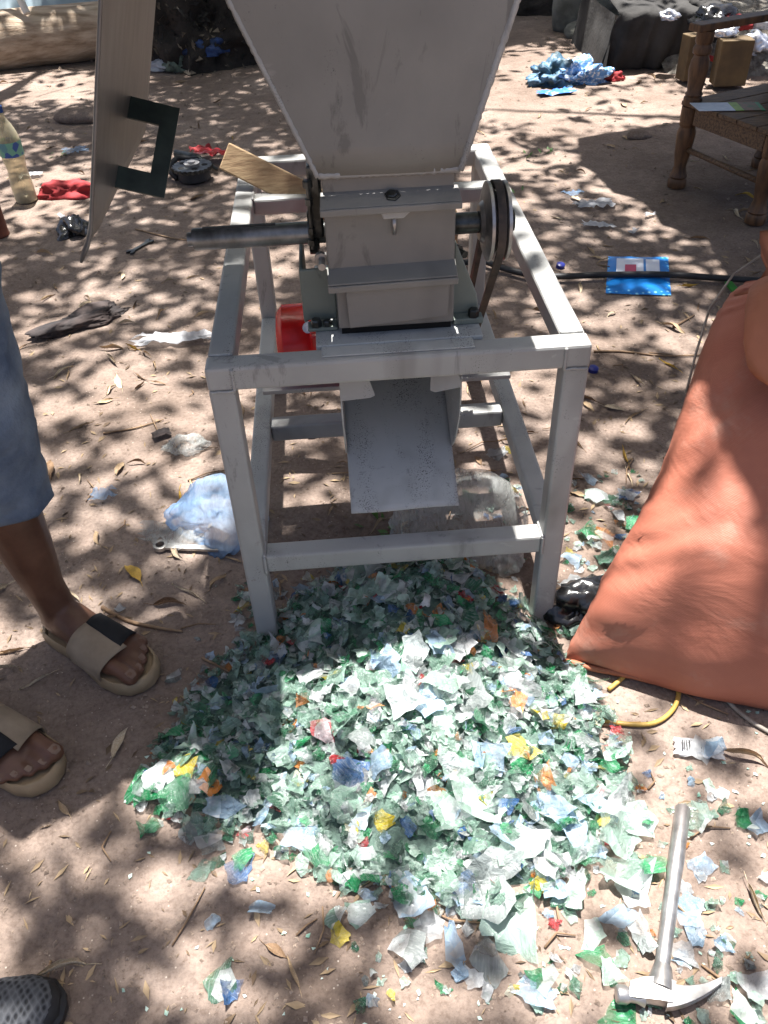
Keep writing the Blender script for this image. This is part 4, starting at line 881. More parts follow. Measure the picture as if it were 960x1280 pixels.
for c_ in (corn[2], corn[3]): obj('back_post', MB().tube([c_+Vector((0,0,SZ_+.27)), c_+Vector((0,0,SZ_+.53))], .02, 10), MAT['wood_old'], chair)
lf = [px(u, v, SZ_+.019) for u, v in ((862, 129), (948, 128), (957, 138), (874, 139))]
leaf_let = thing('leaflet', 'printed leaflet lying on the wooden chair seat', 'leaflet', lf[0])
for a, b_, mt in ((0, .55, simple('leaflet_white', (.62,.68,.78), (.5,.58,.7), 40, .5)), (.55, .68, simple('leaflet_green', (.3,.45,.08), (.2,.35,.05), 40, .5)), (.68, .94, simple('leaflet_photo', (.22,.10,.06), (.06,.12,.04), 30, .5)), (.94, 1, simple('leaflet_edge', (.04,.3,.1), (.03,.2,.08), 30, .5))):
    obj('printed_panel', MB().prism([lf[0].lerp(lf[1], a), lf[0].lerp(lf[1], b_), lf[3].lerp(lf[2], b_), lf[3].lerp(lf[2], a)], (0,0,.0015)), mt, leaf_let)
nb = (corn[0]+corn[2])/2 + Vv*.12 + U*.06 + Vector((0,0,SZ_+.016))
tag(obj('canvas_bag', crumple(nb, (.15, .15, .20), 71, .25, 1.3, 3), MAT['navy'], smooth=True), 'dark navy canvas bag slumped on the wooden chair seat', 'bag')

# ------------------------------------------------------------------ cloth-covered stall at the back right
q0 = px(757, 98); q0.z = 0
stall = thing('cloth_covered_bench', 'low earth bench under a dusty black cloth at back right', 'bench', q0 + Vector((.6, .4, 0)))
bw = lambda x, y, z: q0 + Vector((x, y, z))
def clothf(u, v):
    # v: 0 ground front, .45 top edge, 1 back ; u along the front, turning the left corner
    x = u*.62
    if v < .45: t = v/.45; p = bw(x + .05*t, .10 - .02*t + .016*math.sin(u*34+3*noise.noise(Vector((u*5, v, 0)))), .30*t)
    else: t = (v-.45)/.55; p = bw(x + .05 + .05*t, .08 + .80*t, .30 + .04*math.sin(t*3))
    fold_ = noise.noise(Vector((u*7, v*1.5, 2)))
    p.y -= .05*fold_*max(0, .6-v); p.x -= .03*noise.noise(Vector((v*5, u*3, 5))); p.z += .018*noise.noise(Vector((u*6, v*7, 8)))
    p.z = max(p.z, gz(p.x, p.y)+.004); return p
cl_ = obj('cloth', MB().grid(clothf, 30, 30), MAT['dark_cloth'], stall, smooth=True); q = cl_.modifiers.new('thick', 'SOLIDIFY'); q.thickness = .006
obj('cloth_side', MB().grid(lambda u, v: bw(.0 + .05*v + .012*noise.noise(Vector((u*6, v*2, 1))), .03 + u*.8 + .10*v*(1-u), max(.005, .29*v)), 16, 12), MAT['dark_cloth'], stall, smooth=True)
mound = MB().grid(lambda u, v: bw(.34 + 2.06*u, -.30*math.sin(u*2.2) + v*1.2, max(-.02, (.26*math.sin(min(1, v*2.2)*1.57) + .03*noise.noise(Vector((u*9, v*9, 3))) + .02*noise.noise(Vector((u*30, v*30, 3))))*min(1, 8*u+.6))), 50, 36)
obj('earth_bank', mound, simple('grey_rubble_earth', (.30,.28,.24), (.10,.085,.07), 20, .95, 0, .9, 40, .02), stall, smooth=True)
obj('red_hem', MB().tube([bw(.56,.04,.31), bw(.50,-.02,.20), bw(.53,-.05,.10), bw(.60,-.08,.08), bw(.72,-.06,.13)], .016, 8), MAT['red_cloth'], stall, smooth=True)
tag(obj('cloth_scrap', crumple(bw(.03, -.07, gz(q0.x, q0.y)), (.05, .03, .03), 73, .7, 3), MAT['red_cloth'], smooth=True), 'small dark red cloth knot at the corner of the black cloth', 'cloth')
for i, (u, v, s, ro) in enumerate(((868, 68, .09, .2), (915, 74, .11, -.1))):
    p = px(u, v, .14); lab = ('small brown cardboard box left of the chair post, on the bank', 'second brown cardboard box right of the chair post, on the bank')[i]
    tag(obj('cardboard_box', MB().box((-s*.75,-s*.5,-.12),(s*.75,s*.5,.10), Matrix.Translation(p) @ Matrix.Rotation(ro, 4, 'Z')), MAT['card'], bevel=.004), lab, 'box')
for i, (u, v, s, mt, lb) in enumerate(((838, 26, .05, 'tin_white', 'shiny foil scrap left of the chair post'), (892, 22, .10, 'black_film', 'black plastic heap on the bank above the boxes'), (925, 28, .08, 'red_cloth', 'red fabric bundle on the bank above the boxes'), (908, 36, .06, 'tin_white', 'shiny foil crumple between the red bundle and black heap'), (938, 58, .10, 'tin_white', 'bright foil crumple below the red bundle'), (955, 26, .07, 'white_film', 'white plastic scrap right of the red bundle'), (872, 14, .09, 'dark_cloth', 'dark cloth bundle at the top of the bank'))):
    p = px(u, v, .27); p = px(u, v, .12) if v > 50 else px(u, v-10, .31) if i == 0 else p; tag(obj('bundle', crumple(p - Vector((0,0,.03)), (s, s*.8, s*.6), 80+i, .8, 2.8), MAT[mt], smooth=True), lb, 'bundle')
# wall stub and stones behind
tag(obj('stone_block', crumple(px(940, 28, -.0)+Vector((.3,.7,-.05)), (.55, .3, .55), 91, .25, 1.2, 4), MAT['stone'], smooth=True), 'large mossy grey boulder behind the cloth-covered bench', 'boulder')
tag(obj('stone', crumple(gp(707, 38), (.10, .09, .20), 92, .35, 1.5, 3), MAT['stone'], smooth=True), 'upright grey stone in deep shade behind the machine', 'stone')
for i, (u, v, s, lb) in enumerate(((742, 46, .2, 'low flat stone left of the black cloth in shade'), (790, 12, .3, 'long mossy stone behind the black cloth'), (100, 150, .13, 'half-buried stone on the soil behind the bottle'), (480, 20, .2, 'stone hidden behind the hopper'), (797, 172, .06, 'low stone in the shade left of the chair leg'))):
    if i == 3: continue
    tag(obj('stone', crumple(gp(u, v), (s, s*.6, s*.35), 95+i, .4, 1.6, 3), MAT['stone'] if i in (0, 1) else MAT['soil'], smooth=True), lb, 'stone')
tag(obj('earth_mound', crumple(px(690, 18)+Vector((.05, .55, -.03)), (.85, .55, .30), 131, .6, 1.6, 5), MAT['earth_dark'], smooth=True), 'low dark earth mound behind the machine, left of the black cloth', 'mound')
# ------------------------------------------------------------------ back left: log, dark heap, sticks, sheet
ll = [(-3.6, 4.75), (-2.6, 4.92), (-2.0, 5.03), (-1.55, 5.10), (-1.2, 5.12)]
lp = [Vector((x, y+.05, .155+gz(x, y))) for x, y in ll]
lm = MB(); rings = []
for i in range(25):
    c_ = curve(lp, i/24); t = (curve(lp, min(1, i/24+.02))-curve(lp, max(0, i/24-.02))).normalized(); s_ = Vector((-t.y, t.x, 0))
    rings.append([c_ + (s_*math.cos(a) + Vector((0,0,1))*math.sin(a))*(.165*(1+.10*noise.noise(Vector((math.cos(a)*1.5, math.sin(a)*1.5, i*.25))))) for a in [2*math.pi*k/24 for k in range(24)]])
lm.loft(rings); tag(obj('fallen_log', lm, MAT['log'], smooth=True, flat_angle=60), 'thick pale barkless log lying at the back left', 'log')
tag(obj('plastic_sheet', MB().grid(lambda u, v: Vector((-2.3+1.0*u, 5.5+.3*v, .02+.42*v+.03*noise.noise(Vector((u*4, v*4, 0))))), 16, 8), MAT['pale_sheet'], smooth=True), 'pale blue plastic sheet propped up behind the log', 'sheet')
sA = px(34, 17, .30); tag(obj('pole', MB().tube([sA - Vector((0,0,.0)), sA + Vector((-.22, .25, .55))], .022, 8), simple('white_stick', (.7,.66,.6), (.55,.5,.45), 9, .7)), 'pale peeled stick leaning on the log', 'stick')
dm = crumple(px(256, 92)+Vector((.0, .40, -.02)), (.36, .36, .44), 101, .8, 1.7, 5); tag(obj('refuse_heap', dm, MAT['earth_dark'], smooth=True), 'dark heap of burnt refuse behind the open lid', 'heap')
hb_ = px(238, 90)
for i, (u, v, z, sx_, sz_, mt, lb) in enumerate(((258, 66, .08, .20, .05, simple('blue_straps', (.02,.06,.2), (.01,.02,.05), 22, .5, 0, .6, 40, .01), 'tangle of blue straps on the dark heap'), (208, 86, .0, .17, .03, MAT['white_film'], 'white sheet scrap at the foot of the dark heap'), (222, 88, .0, .12, .05, simple('grey_green_waste', (.16,.2,.15), (.05,.06,.05), 30, .7, 0, .6, 40, .01), 'grey-green rubbish at the foot of the dark heap'), (275, 70, .05, .10, .06, simple('brown_waste', (.12,.08,.03), (.05,.03,.01), 30, .7), 'brown rubbish bundle beside the leaning pole'))):
    p = px(u, v, z); tag(obj('refuse_bundle', crumple(p, (sx_*.6, sx_*.4, sz_*1.3), 110+i, .8, 2.8), mt, smooth=True), lb, 'refuse')
bits = MB(); hr3 = random.Random(4)
for k in range(900):
    v3 = dm.v[hr3.randrange(len(dm.v))]; s3 = hr3.uniform(.012, .05); d3 = Vector((hr3.gauss(0,1), hr3.gauss(0,1), hr3.gauss(0,1))).normalized(); w3 = d3.orthogonal().normalized()
    bits.add([v3-d3*s3, v3+w3*s3*.4, v3+d3*s3, v3-w3*s3*.4], [(0,1,2,3)])
stuff(obj('charred_litter', bits, simple('charred_litter', (.22,.17,.12), (.02,.018,.016), 7, .8, lo=.5, hi=.62), org=(0,0,0)), 'charred bits of litter covering the dark refuse heap', 'litter')
lit_top = MB().grid(lambda u, v: hb_ + Vector((-.30+.75*u, .55+.5*v, .50+.05*noise.noise(Vector((u*4, v*4, 1)))-.12*v)), 12, 8)  # pale sheet laid in as the heap's sunlit top, light in its colour
tag(obj('sunlit_heap_top', lit_top, simple('sunlit_top_pale', (.5,.46,.42), (.33,.3,.27), 6, .8), smooth=True), 'pale sheet standing in for sunlight on top of the dark heap', 'board')
pa = px(309, 75); pb = pa + Vector((-.42, .32, .95)); tag(obj('pole', MB().tube([pa+Vector((0,0,-.02)), pa.lerp(pb, .5), pb], [.045, .042, .04], 10), MAT['log'], smooth=True), 'pale wooden pole leaning on the dark heap behind the hopper', 'pole')

# hedge behind, mostly above the frame
hm_ = random.Random(5)
for i, (x, y, w, h) in enumerate(((-3.4, 7.6, 1.1, 1.7), (-2.0, 8.0, 1.0, 1.5), (-.6, 7.8, 1.0, 1.6), (.8, 7.6, 1.1, 1.7), (2.2, 7.4, 1.0, 1.5), (3.6, 7.0, 1.1, 1.8))):
    bush = thing('bush', ('leafy bush at the back left beyond the log', 'leafy bush at the back behind the pale sheet', 'leafy bush at the back behind the hopper\'s left side', 'leafy bush at the back behind the hopper\'s right side', 'leafy bush at the back behind the covered bench', 'leafy bush at the back right beyond the boulder')[i], 'bush', (x, y, 0), 'bushes at the back of the yard')
    fm = MB()
    for k in range(1500):
        p = Vector((hm_.gauss(0, 1), hm_.gauss(0, 1), hm_.gauss(0, 1))).normalized()*hm_.random()**.4; p = Vector((x+p.x*w, y+p.y*w*.7, h*.52+p.z*h*.52))
        d = Vector((hm_.gauss(0,1), hm_.gauss(0,1), hm_.gauss(0,.6))).normalized(); s_ = d.orthogonal().normalized(); L = hm_.uniform(.06, .12)
        fm.add([p, p+d*L*.5+s_*L*.25, p+d*L, p+d*L*.5-s_*L*.25], [(0,1,2,3)])
    stuff(obj('foliage', fm, MAT['leaf'], bush))
    for k in range(3): obj('stem', MB().tube([(x+.08*(k-1), y, -.02), (x+.2*(k-1), y, h*.7)], [.03, .012], 6), MAT['bark'], bush)

# ------------------------------------------------------------------ shredded film
def film(name, from_object):
    m, nt, b = newmat(name)
    if from_object:
        oi = N(nt, 'ShaderNodeObjectInfo'); base = oi.outputs['Color']; rnd = oi.outputs['Random']
    else:
        at = N(nt, 'ShaderNodeAttribute', attribute_name='Col'); base = at.outputs['Color']; rnd = None
    ac = N(nt, 'ShaderNodeAttribute', attribute_name='pc'); co = ac.outputs['Vector']
    if rnd is not None:
        ad = N(nt, 'ShaderNodeVectorMath', operation='ADD'); sc = N(nt, 'ShaderNodeMath', operation='MULTIPLY'); sc.inputs[1].default_value = 37.0
        nt.links.new(rnd, sc.inputs[0]); nt.links.new(co, ad.inputs[0]); nt.links.new(sc.outputs[0], ad.inputs[1]); co = ad.outputs[0]
    st = N(nt, 'ShaderNodeMapping'); st.inputs['Scale'].default_value = (1.2, 9, 1); nt.links.new(co, st.inputs['Vector'])
    # whitened stretch marks, then blocks of print
    c = mixc(nt, ramp(nt, noise_n(nt, 1.6, 5, .65, st.outputs[0], .5), [(.50, (0,0,0)), (.72, (.5,.5,.5))]), base, (.66, .70, .70))
    vo = N(nt, 'ShaderNodeTexVoronoi'); vo.inputs['Scale'].default_value = .9; nt.links.new(co, vo.inputs['Vector'])
    hs = N(nt, 'ShaderNodeHueSaturation'); hs.inputs['Saturation'].default_value = 1.25; hs.inputs['Value'].default_value = .55; nt.links.new(base, hs.inputs['Color'])
    sp = N(nt, 'ShaderNodeSeparateColor'); nt.links.new(vo.outputs['Color'], sp.inputs[0])
    c = mixc(nt, ramp(nt, sp.outputs[0], [(.70, (0,0,0)), (.71, (.75,.75,.75))]), c, hs.outputs[0])
    c = mixc(nt, ramp(nt, sp.outputs[1], [(.86, (0,0,0)), (.87, (.7,.7,.7))]), c, (.70, .73, .74))
    # small lettering-like ticks
    st2 = N(nt, 'ShaderNodeMapping'); st2.inputs['Scale'].default_value = (9, 4, 1); nt.links.new(co, st2.inputs['Vector'])
    tk = ramp(nt, noise_n(nt, 2.4, 2, .5, st2.outputs[0]), [(.62, (0,0,0)), (.64, (1,1,1))]); rg = ramp(nt, sp.outputs[2], [(.62, (0,0,0)), (.63, (.5,.5,.5))])
    k = N(nt, 'ShaderNodeMath', operation='MULTIPLY'); nt.links.new(tk, k.inputs[0]); nt.links.new(rg, k.inputs[1])
    c = mixc(nt, k.outputs[0], c, hs.outputs[0])
    nt.links.new(c, b.inputs['Base Color']); b.inputs['Roughness'].default_value = .16; b.inputs['Specular IOR Level'].default_value = .75
    bump(nt, b, noise_n(nt, 2.2, 5, .62, co, .8), .9, .010)
    t = N(nt, 'ShaderNodeBsdfTranslucent'); nt.links.new(c, t.inputs[0])
    m1 = N(nt, 'ShaderNodeMixShader'); m1.inputs[0].default_value = .36; nt.links.new(b.outputs[0], m1.inputs[1]); nt.links.new(t.outputs[0], m1.inputs[2])
    tr = N(nt, 'ShaderNodeBsdfTransparent'); m2 = N(nt, 'ShaderNodeMixShader')
    nt.links.new(ramp(nt, noise_n(nt, .9, 2, .5, co), [(.40, (0,0,0)), (.62, (.55,.55,.55))]), m2.inputs[0])
    nt.links.new(m1.outputs[0], m2.inputs[1]); nt.links.new(tr.outputs[0], m2.inputs[2]); nt.links.new(m2.outputs[0], nt.nodes['Material Output'].inputs[0])
    return m
MAT['film_obj'] = film('shredded_film_piece', True); MAT['film_mass'] = film('shredded_film_mass', False)
PAL = [('grey-green', (.24, .40, .31), .25), ('pale green', (.50, .68, .58), .24), ('dark green', (.022, .15, .07), .13), ('bright green', (.012, .27, .09), .12), ('white', (.72, .74, .75), .08),
       ('pale blue', (.42, .58, .74), .08), ('blue', (.07, .17, .38), .03), ('clear grey', (.32, .36, .35), .07), ('yellow', (.70, .55, .05), .014), ('orange', (.68, .24, .04), .022), ('red', (.56, .03, .04), .014)]
PALD = {n: c for n, c, w in PAL}
cr = random.Random(99)
def chip_shape(seed, n=19):
    r = random.Random(seed); k = r.choice([4, 4, 5, 5, 6]); ang = sorted(2*math.pi*(i+r.uniform(-.3, .3))/k for i in range(k))
    el = r.uniform(.62, 1.0)
    corner = [Vector((math.cos(a)*r.uniform(.75, 1.15), math.sin(a)*r.uniform(.75, 1.15)*el, 0)) for a in ang]
    outl = []
    for i in range(k):
        a, b2 = corner[i], corner[(i+1) % k]; m_ = max(2, round(n/k))
        for j in range(m_):
            p = a.lerp(b2, j/m_)
            if j: p *= 1 + r.uniform(-.17, .10)
            outl.append(p)
    mid = [p*.42 for p in outl]; mid2 = [p*.74 for p in outl]; c0 = Vector((0, 0, 0))
    ca, cb_ = r.gauss(0, .45), r.gauss(0, .25); fa = r.random()*6.28; fdir = Vector((math.cos(fa), math.sin(fa), 0)); foff = r.uniform(-.2, .5); fk = r.choice([0, 0, .5, .9, -.6])
    rot = r.random()*6.28
    def bend(p):
        x, y = p.x*math.cos(rot)-p.y*math.sin(rot), p.x*math.sin(rot)+p.y*math.cos(rot)
        z = ca*x*x + cb_*y*y + .12*noise.noise(Vector((x*1.6, y*1.6, seed))) + .07*noise.noise(Vector((x*4.5, y*4.5, seed)))
        d = p.dot(fdir)-foff
        if d > 0: z += fk*d
        return Vector((p.x, p.y, z))
    vs = [bend(c0)] + [bend(p) for p in mid+mid2+outl]; m_ = len(outl)
    fs = [(0, 1+i, 1+(i+1) % m_) for i in range(m_)] + [(1+q*m_+i, 1+(q+1)*m_+i, 1+(q+1)*m_+(i+1) % m_, 1+q*m_+(i+1) % m_) for q in (0, 1) for i in range(m_)]
    return vs, fs, [c0]+mid+mid2+outl, k
SHAPES = [chip_shape(s) for s in range(60)]
chip_mesh = []
for vs, fs, flat, _k in SHAPES:
    me = bpy.data.meshes.new('film_shred'); me.from_pydata([tuple(v) for v in vs], [], fs)
    me.polygons.foreach_set('use_smooth', [True]*len(me.polygons)); a = me.attributes.new('pc', 'FLOAT_VECTOR', 'POINT')
    a.data.foreach_set('vector', [c for p in flat for c in p]); me.materials.append(MAT['film_obj']); chip_mesh.append(me)

# outline of the heap on the ground, and its height
hp_px = [(228, 838), (300, 790), (345, 765)]
heap_poly = [px(u, v) for u, v in ((165, 1003), (200, 925), (245, 850))] + [Vector((-.29, .05, 0)), Vector((-.17, .17, 0)), Vector((0, .23, 0)), Vector((.15, .17, 0)), Vector((.25, .02, 0))] + [px(u, v) for u, v in ((715, 830), (765, 890), (788, 985), (770, 1050), (735, 1105), (655, 1135), (640, 1165), (590, 1150), (490, 1130), (400, 1105), (330, 1062), (245, 1040))]
HPX = [(p.x, p.y) for p in heap_poly]
def inside(x, y):
    c = False; n = len(HPX); j = n-1
    for i in range(n):
        (xi, yi), (xj, yj) = HPX[i], HPX[j]
        if (yi > y) != (yj > y) and x < (xj-xi)*(y-yi)/(yj-yi)+xi: c = not c
        j = i
    return c
def edge_d(x, y):
    best = 9; n = len(HPX)
    for i in range(n):
        (ax, ay), (bx, by) = HPX[i], HPX[(i+1) % n]; dx, dy = bx-ax, by-ay
        t = max(0, min(1, ((x-ax)*dx+(y-ay)*dy)/(dx*dx+dy*dy))); best = min(best, math.hypot(ax+dx*t-x, ay+dy*t-y))
    return best
def base_h(x, y):
    if not inside(x, y): return 0
    d = edge_d(x, y); r = math.hypot(x-.02, (y-.01)*.85)
    return (1-math.exp(-d/.07))*(.012+.125*math.exp(-(r/.23)**2)) + .008*noise.noise(Vector((x*9, y*9, 2)))*min(1, d/.05)
GX0, GX1, GY0, GY1, GS = -.75, .75, -.95, .45, .008
GW, GH = int((GX1-GX0)/GS)+1, int((GY1-GY0)/GS)+1
hg = np.zeros((GH, GW))
for j in range(GH):
    for i in range(GW):
        x, y = GX0+i*GS, GY0+j*GS; hg[j, i] = gz(x, y) + max(0, base_h(x, y))
hm0 = MB()
st_ = 3; jj = list(range(0, GH, st_)); ii = list(range(0, GW, st_)); idx = {}
for j in jj:
    for i in ii:
        x, y = GX0+i*GS, GY0+j*GS
        if edge_d(x, y) < .05 or inside(x, y): idx[(j, i)] = len(hm0.v); hm0.v.append(Vector((x, y, hg[j, i] - (.0 if inside(x, y) and edge_d(x, y) > .03 else .012))))
hm0.f = [(idx[(j, i)], idx[(j, i+st_)], idx[(j+st_, i+st_)], idx[(j+st_, i)]) for j in jj[:-1] for i in ii[:-1] if all(k in idx for k in ((j, i), (j, i+st_), (j+st_, i+st_), (j+st_, i)))]
pile = thing('shredded_film_pile', 'heap of shredded green, white and blue plastic film before the machine', 'pile', (0, -.2, 0))
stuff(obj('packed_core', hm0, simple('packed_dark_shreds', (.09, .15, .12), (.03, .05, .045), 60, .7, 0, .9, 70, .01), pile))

def place(x, y, s, shape, tilt, flat_on_ground=False):
    """lay a shred on whatever is below it; returns its matrix"""
    i, j = int((x-GX0)/GS), int((y-GY0)/GS); r = max(1, int(s*.7/GS))
    ok = r < i < GW-r-1 and r < j < GH-r-1
    if ok:
        sub = hg[j-r:j+r+1, i-r:i+r+1]; z = float(np.percentile(sub, 62))
        gxs = (float(sub[:, -1].mean()-sub[:, 0].mean()))/(2*r*GS); gys = (float(sub[-1, :].mean()-sub[0, :].mean()))/(2*r*GS)
    else: z = gz(x, y); gxs = gys = 0
    n = Vector((-gxs*.8, -gys*.8, 1)) + Vector((cr.gauss(0, tilt), cr.gauss(0, tilt), 0)); n.normalize()
    q = Vector((0, 0, 1)).rotation_difference(n) @ Quaternion((0, 0, 1), cr.random()*6.283)
    vs = SHAPES[shape][0]; R3 = q.to_matrix()
    zz = sorted((R3 @ v).z*s for v in vs); low = zz[int(len(zz)*(.30 if ok and hg[j, i] > gz(x, y)+.006 else .06))]
    M = Matrix.Translation((x, y, z - low + .001)) @ R3.to_4x4() @ Matrix.Diagonal((s, s, s, 1))
    if ok:
        rr = max(1, int(s*.55/GS)); hg[j-rr:j+rr+1, i-rr:i+rr+1] = np.maximum(hg[j-rr:j+rr+1, i-rr:i+rr+1], np.minimum(hg[j-rr:j+rr+1, i-rr:i+rr+1]+.006, z+.004))
    return M
def pick():
    t = cr.random()*sum(w for _, _, w in PAL)
    for n, c, w in PAL:
        t -= w
        if t <= 0: return n, c
    return PAL[0][:2]
def vary(c):
    k = cr.uniform(.7, 1.15); w = cr.uniform(0, .13)
    return tuple(min(.85, (x*(1-w)+.6*w)*k) for x in c)
mass_v, mass_f, mass_c, mass_p = [], [], [], []
def add_mass(M, shape, col):
    vs, fs, flat, _k = SHAPES[shape]; o = len(mass_v); off = Vector((cr.uniform(0, 50), cr.uniform(0, 50), 0))
    mass_v.extend(tuple(M @ v) for v in vs); mass_f.extend(tuple(i+o for i in f) for f in fs); mass_c.extend([(*col, 1)]*len(vs)); mass_p.extend([c for p in flat for c in (p+off)])
def rand_in_pile():
    while True:
        x, y = cr.uniform(-.6, .5), cr.uniform(-.75, .27)
        if inside(x, y): return x, y
for k in range(2500):
    x, y = rand_in_pile(); s = cr.uniform(.007, .022); sh = cr.randrange(60); n, c = pick(); add_mass(place(x, y, s, sh, .45), sh, vary(c))

for k in range(330):      # loose shreds near the right leg, behind the sack corner and under the rails
    u, v = (cr.uniform(690, 805), cr.uniform(590, 800)) if k < 120 else (cr.uniform(290, 345), cr.uniform(730, 800)) if k < 150 else (cr.uniform(590, 660), cr.uniform(590, 760)) if k < 190 else (cr.uniform(690, 960), cr.uniform(960, 1280)) if k < 290 else (cr.uniform(440, 720), cr.uniform(1130, 1260))
    p = px(u, v); s = cr.uniform(.006, .018); sh = cr.randrange(60); n, c = pick(); add_mass(place(p.x, p.y, s, sh, .18), sh, vary(c))
# where a shred lies, in words
LAND = [((-.26, .02), 'front left leg'), ((.28, .02), 'front right leg'), (( .35, -.55), 'hammer'), ((.40, -.18), 'wire loop'), ((-.55, -.02), 'upper sandal'), ((-.68, -.2), 'lower sandal'), ((.45, -.03), 'sack corner'), ((-.49, -.62), 'grey shoe'), ((.0, .16), 'lower front rail'), ((.0, -.22), 'heap middle'), ((.05, -.62), 'heap front edge'), ((-.42, -.33), 'heap left edge'), ((.33, -.36), 'heap right edge'), ((-.2, -.45), 'heap front left'), ((.2, -.48), 'heap front right'), ((.18, -.1), 'heap upper right'), ((-.18, -.08), 'heap upper left'), ((.55, .3), 'sack back'), ((-.45, .35), 'blue bag')]
def where(x, y):
    d = sorted(LAND, key=lambda l: (l[0][0]-x)**2+(l[0][1]-y)**2); (lx, ly), nm = d[0]
    dx, dy = x-lx, y-ly; r = math.hypot(dx, dy)
    if r < .05: rel = 'at the'
    elif abs(dx) > abs(dy): rel = 'right of the' if dx > 0 else 'left of the'
    else: rel = 'behind the' if dy > 0 else 'in front of the'
    return f'{rel} {nm}'
WID = {}
n_ind = 0
def individual(x, y, s, colname, col=None, tilt=.35, shape=None, adj=None, label=None):
    global n_ind
    sh = cr.randrange(60) if shape is None else shape
    M = place(x, y, s, sh, tilt)
    o = bpy.data.objects.new('film_shred', chip_mesh[sh]); COL.objects.link(o); o.matrix_world = M
    o.color = (*(vary(PALD[colname]) if col is None else col), 1)
    size = 'big' if s > .038 else 'small' if s < .023 else 'middling'
    base_n = adj or ('curled' if sh % 3 == 0 else 'crinkled' if sh % 3 == 1 else 'torn')
    on = 'on the heap' if inside(x, y) else 'on the soil'
    base_n += {4: ' four-sided', 5: ' five-sided', 6: ' six-sided'}[SHAPES[sh][3]]
    wh = where(x, y); on = '' if 'heap' in wh and inside(x, y) else ' '+on+','
    tag(o, label or f'{size} {base_n} {colname} shred{on} {wh}', 'film shred', 'shreds of plastic film')
    n_ind += 1; return o
for k in range(150):
    x, y = rand_in_pile(); individual(x, y, cr.uniform(.022, .038), pick()[0])
for k in range(420):
    x, y = rand_in_pile(); s = cr.uniform(.008, .021); sh = cr.randrange(60); n, c = pick(); add_mass(place(x, y, s, sh, .55), sh, vary(c))
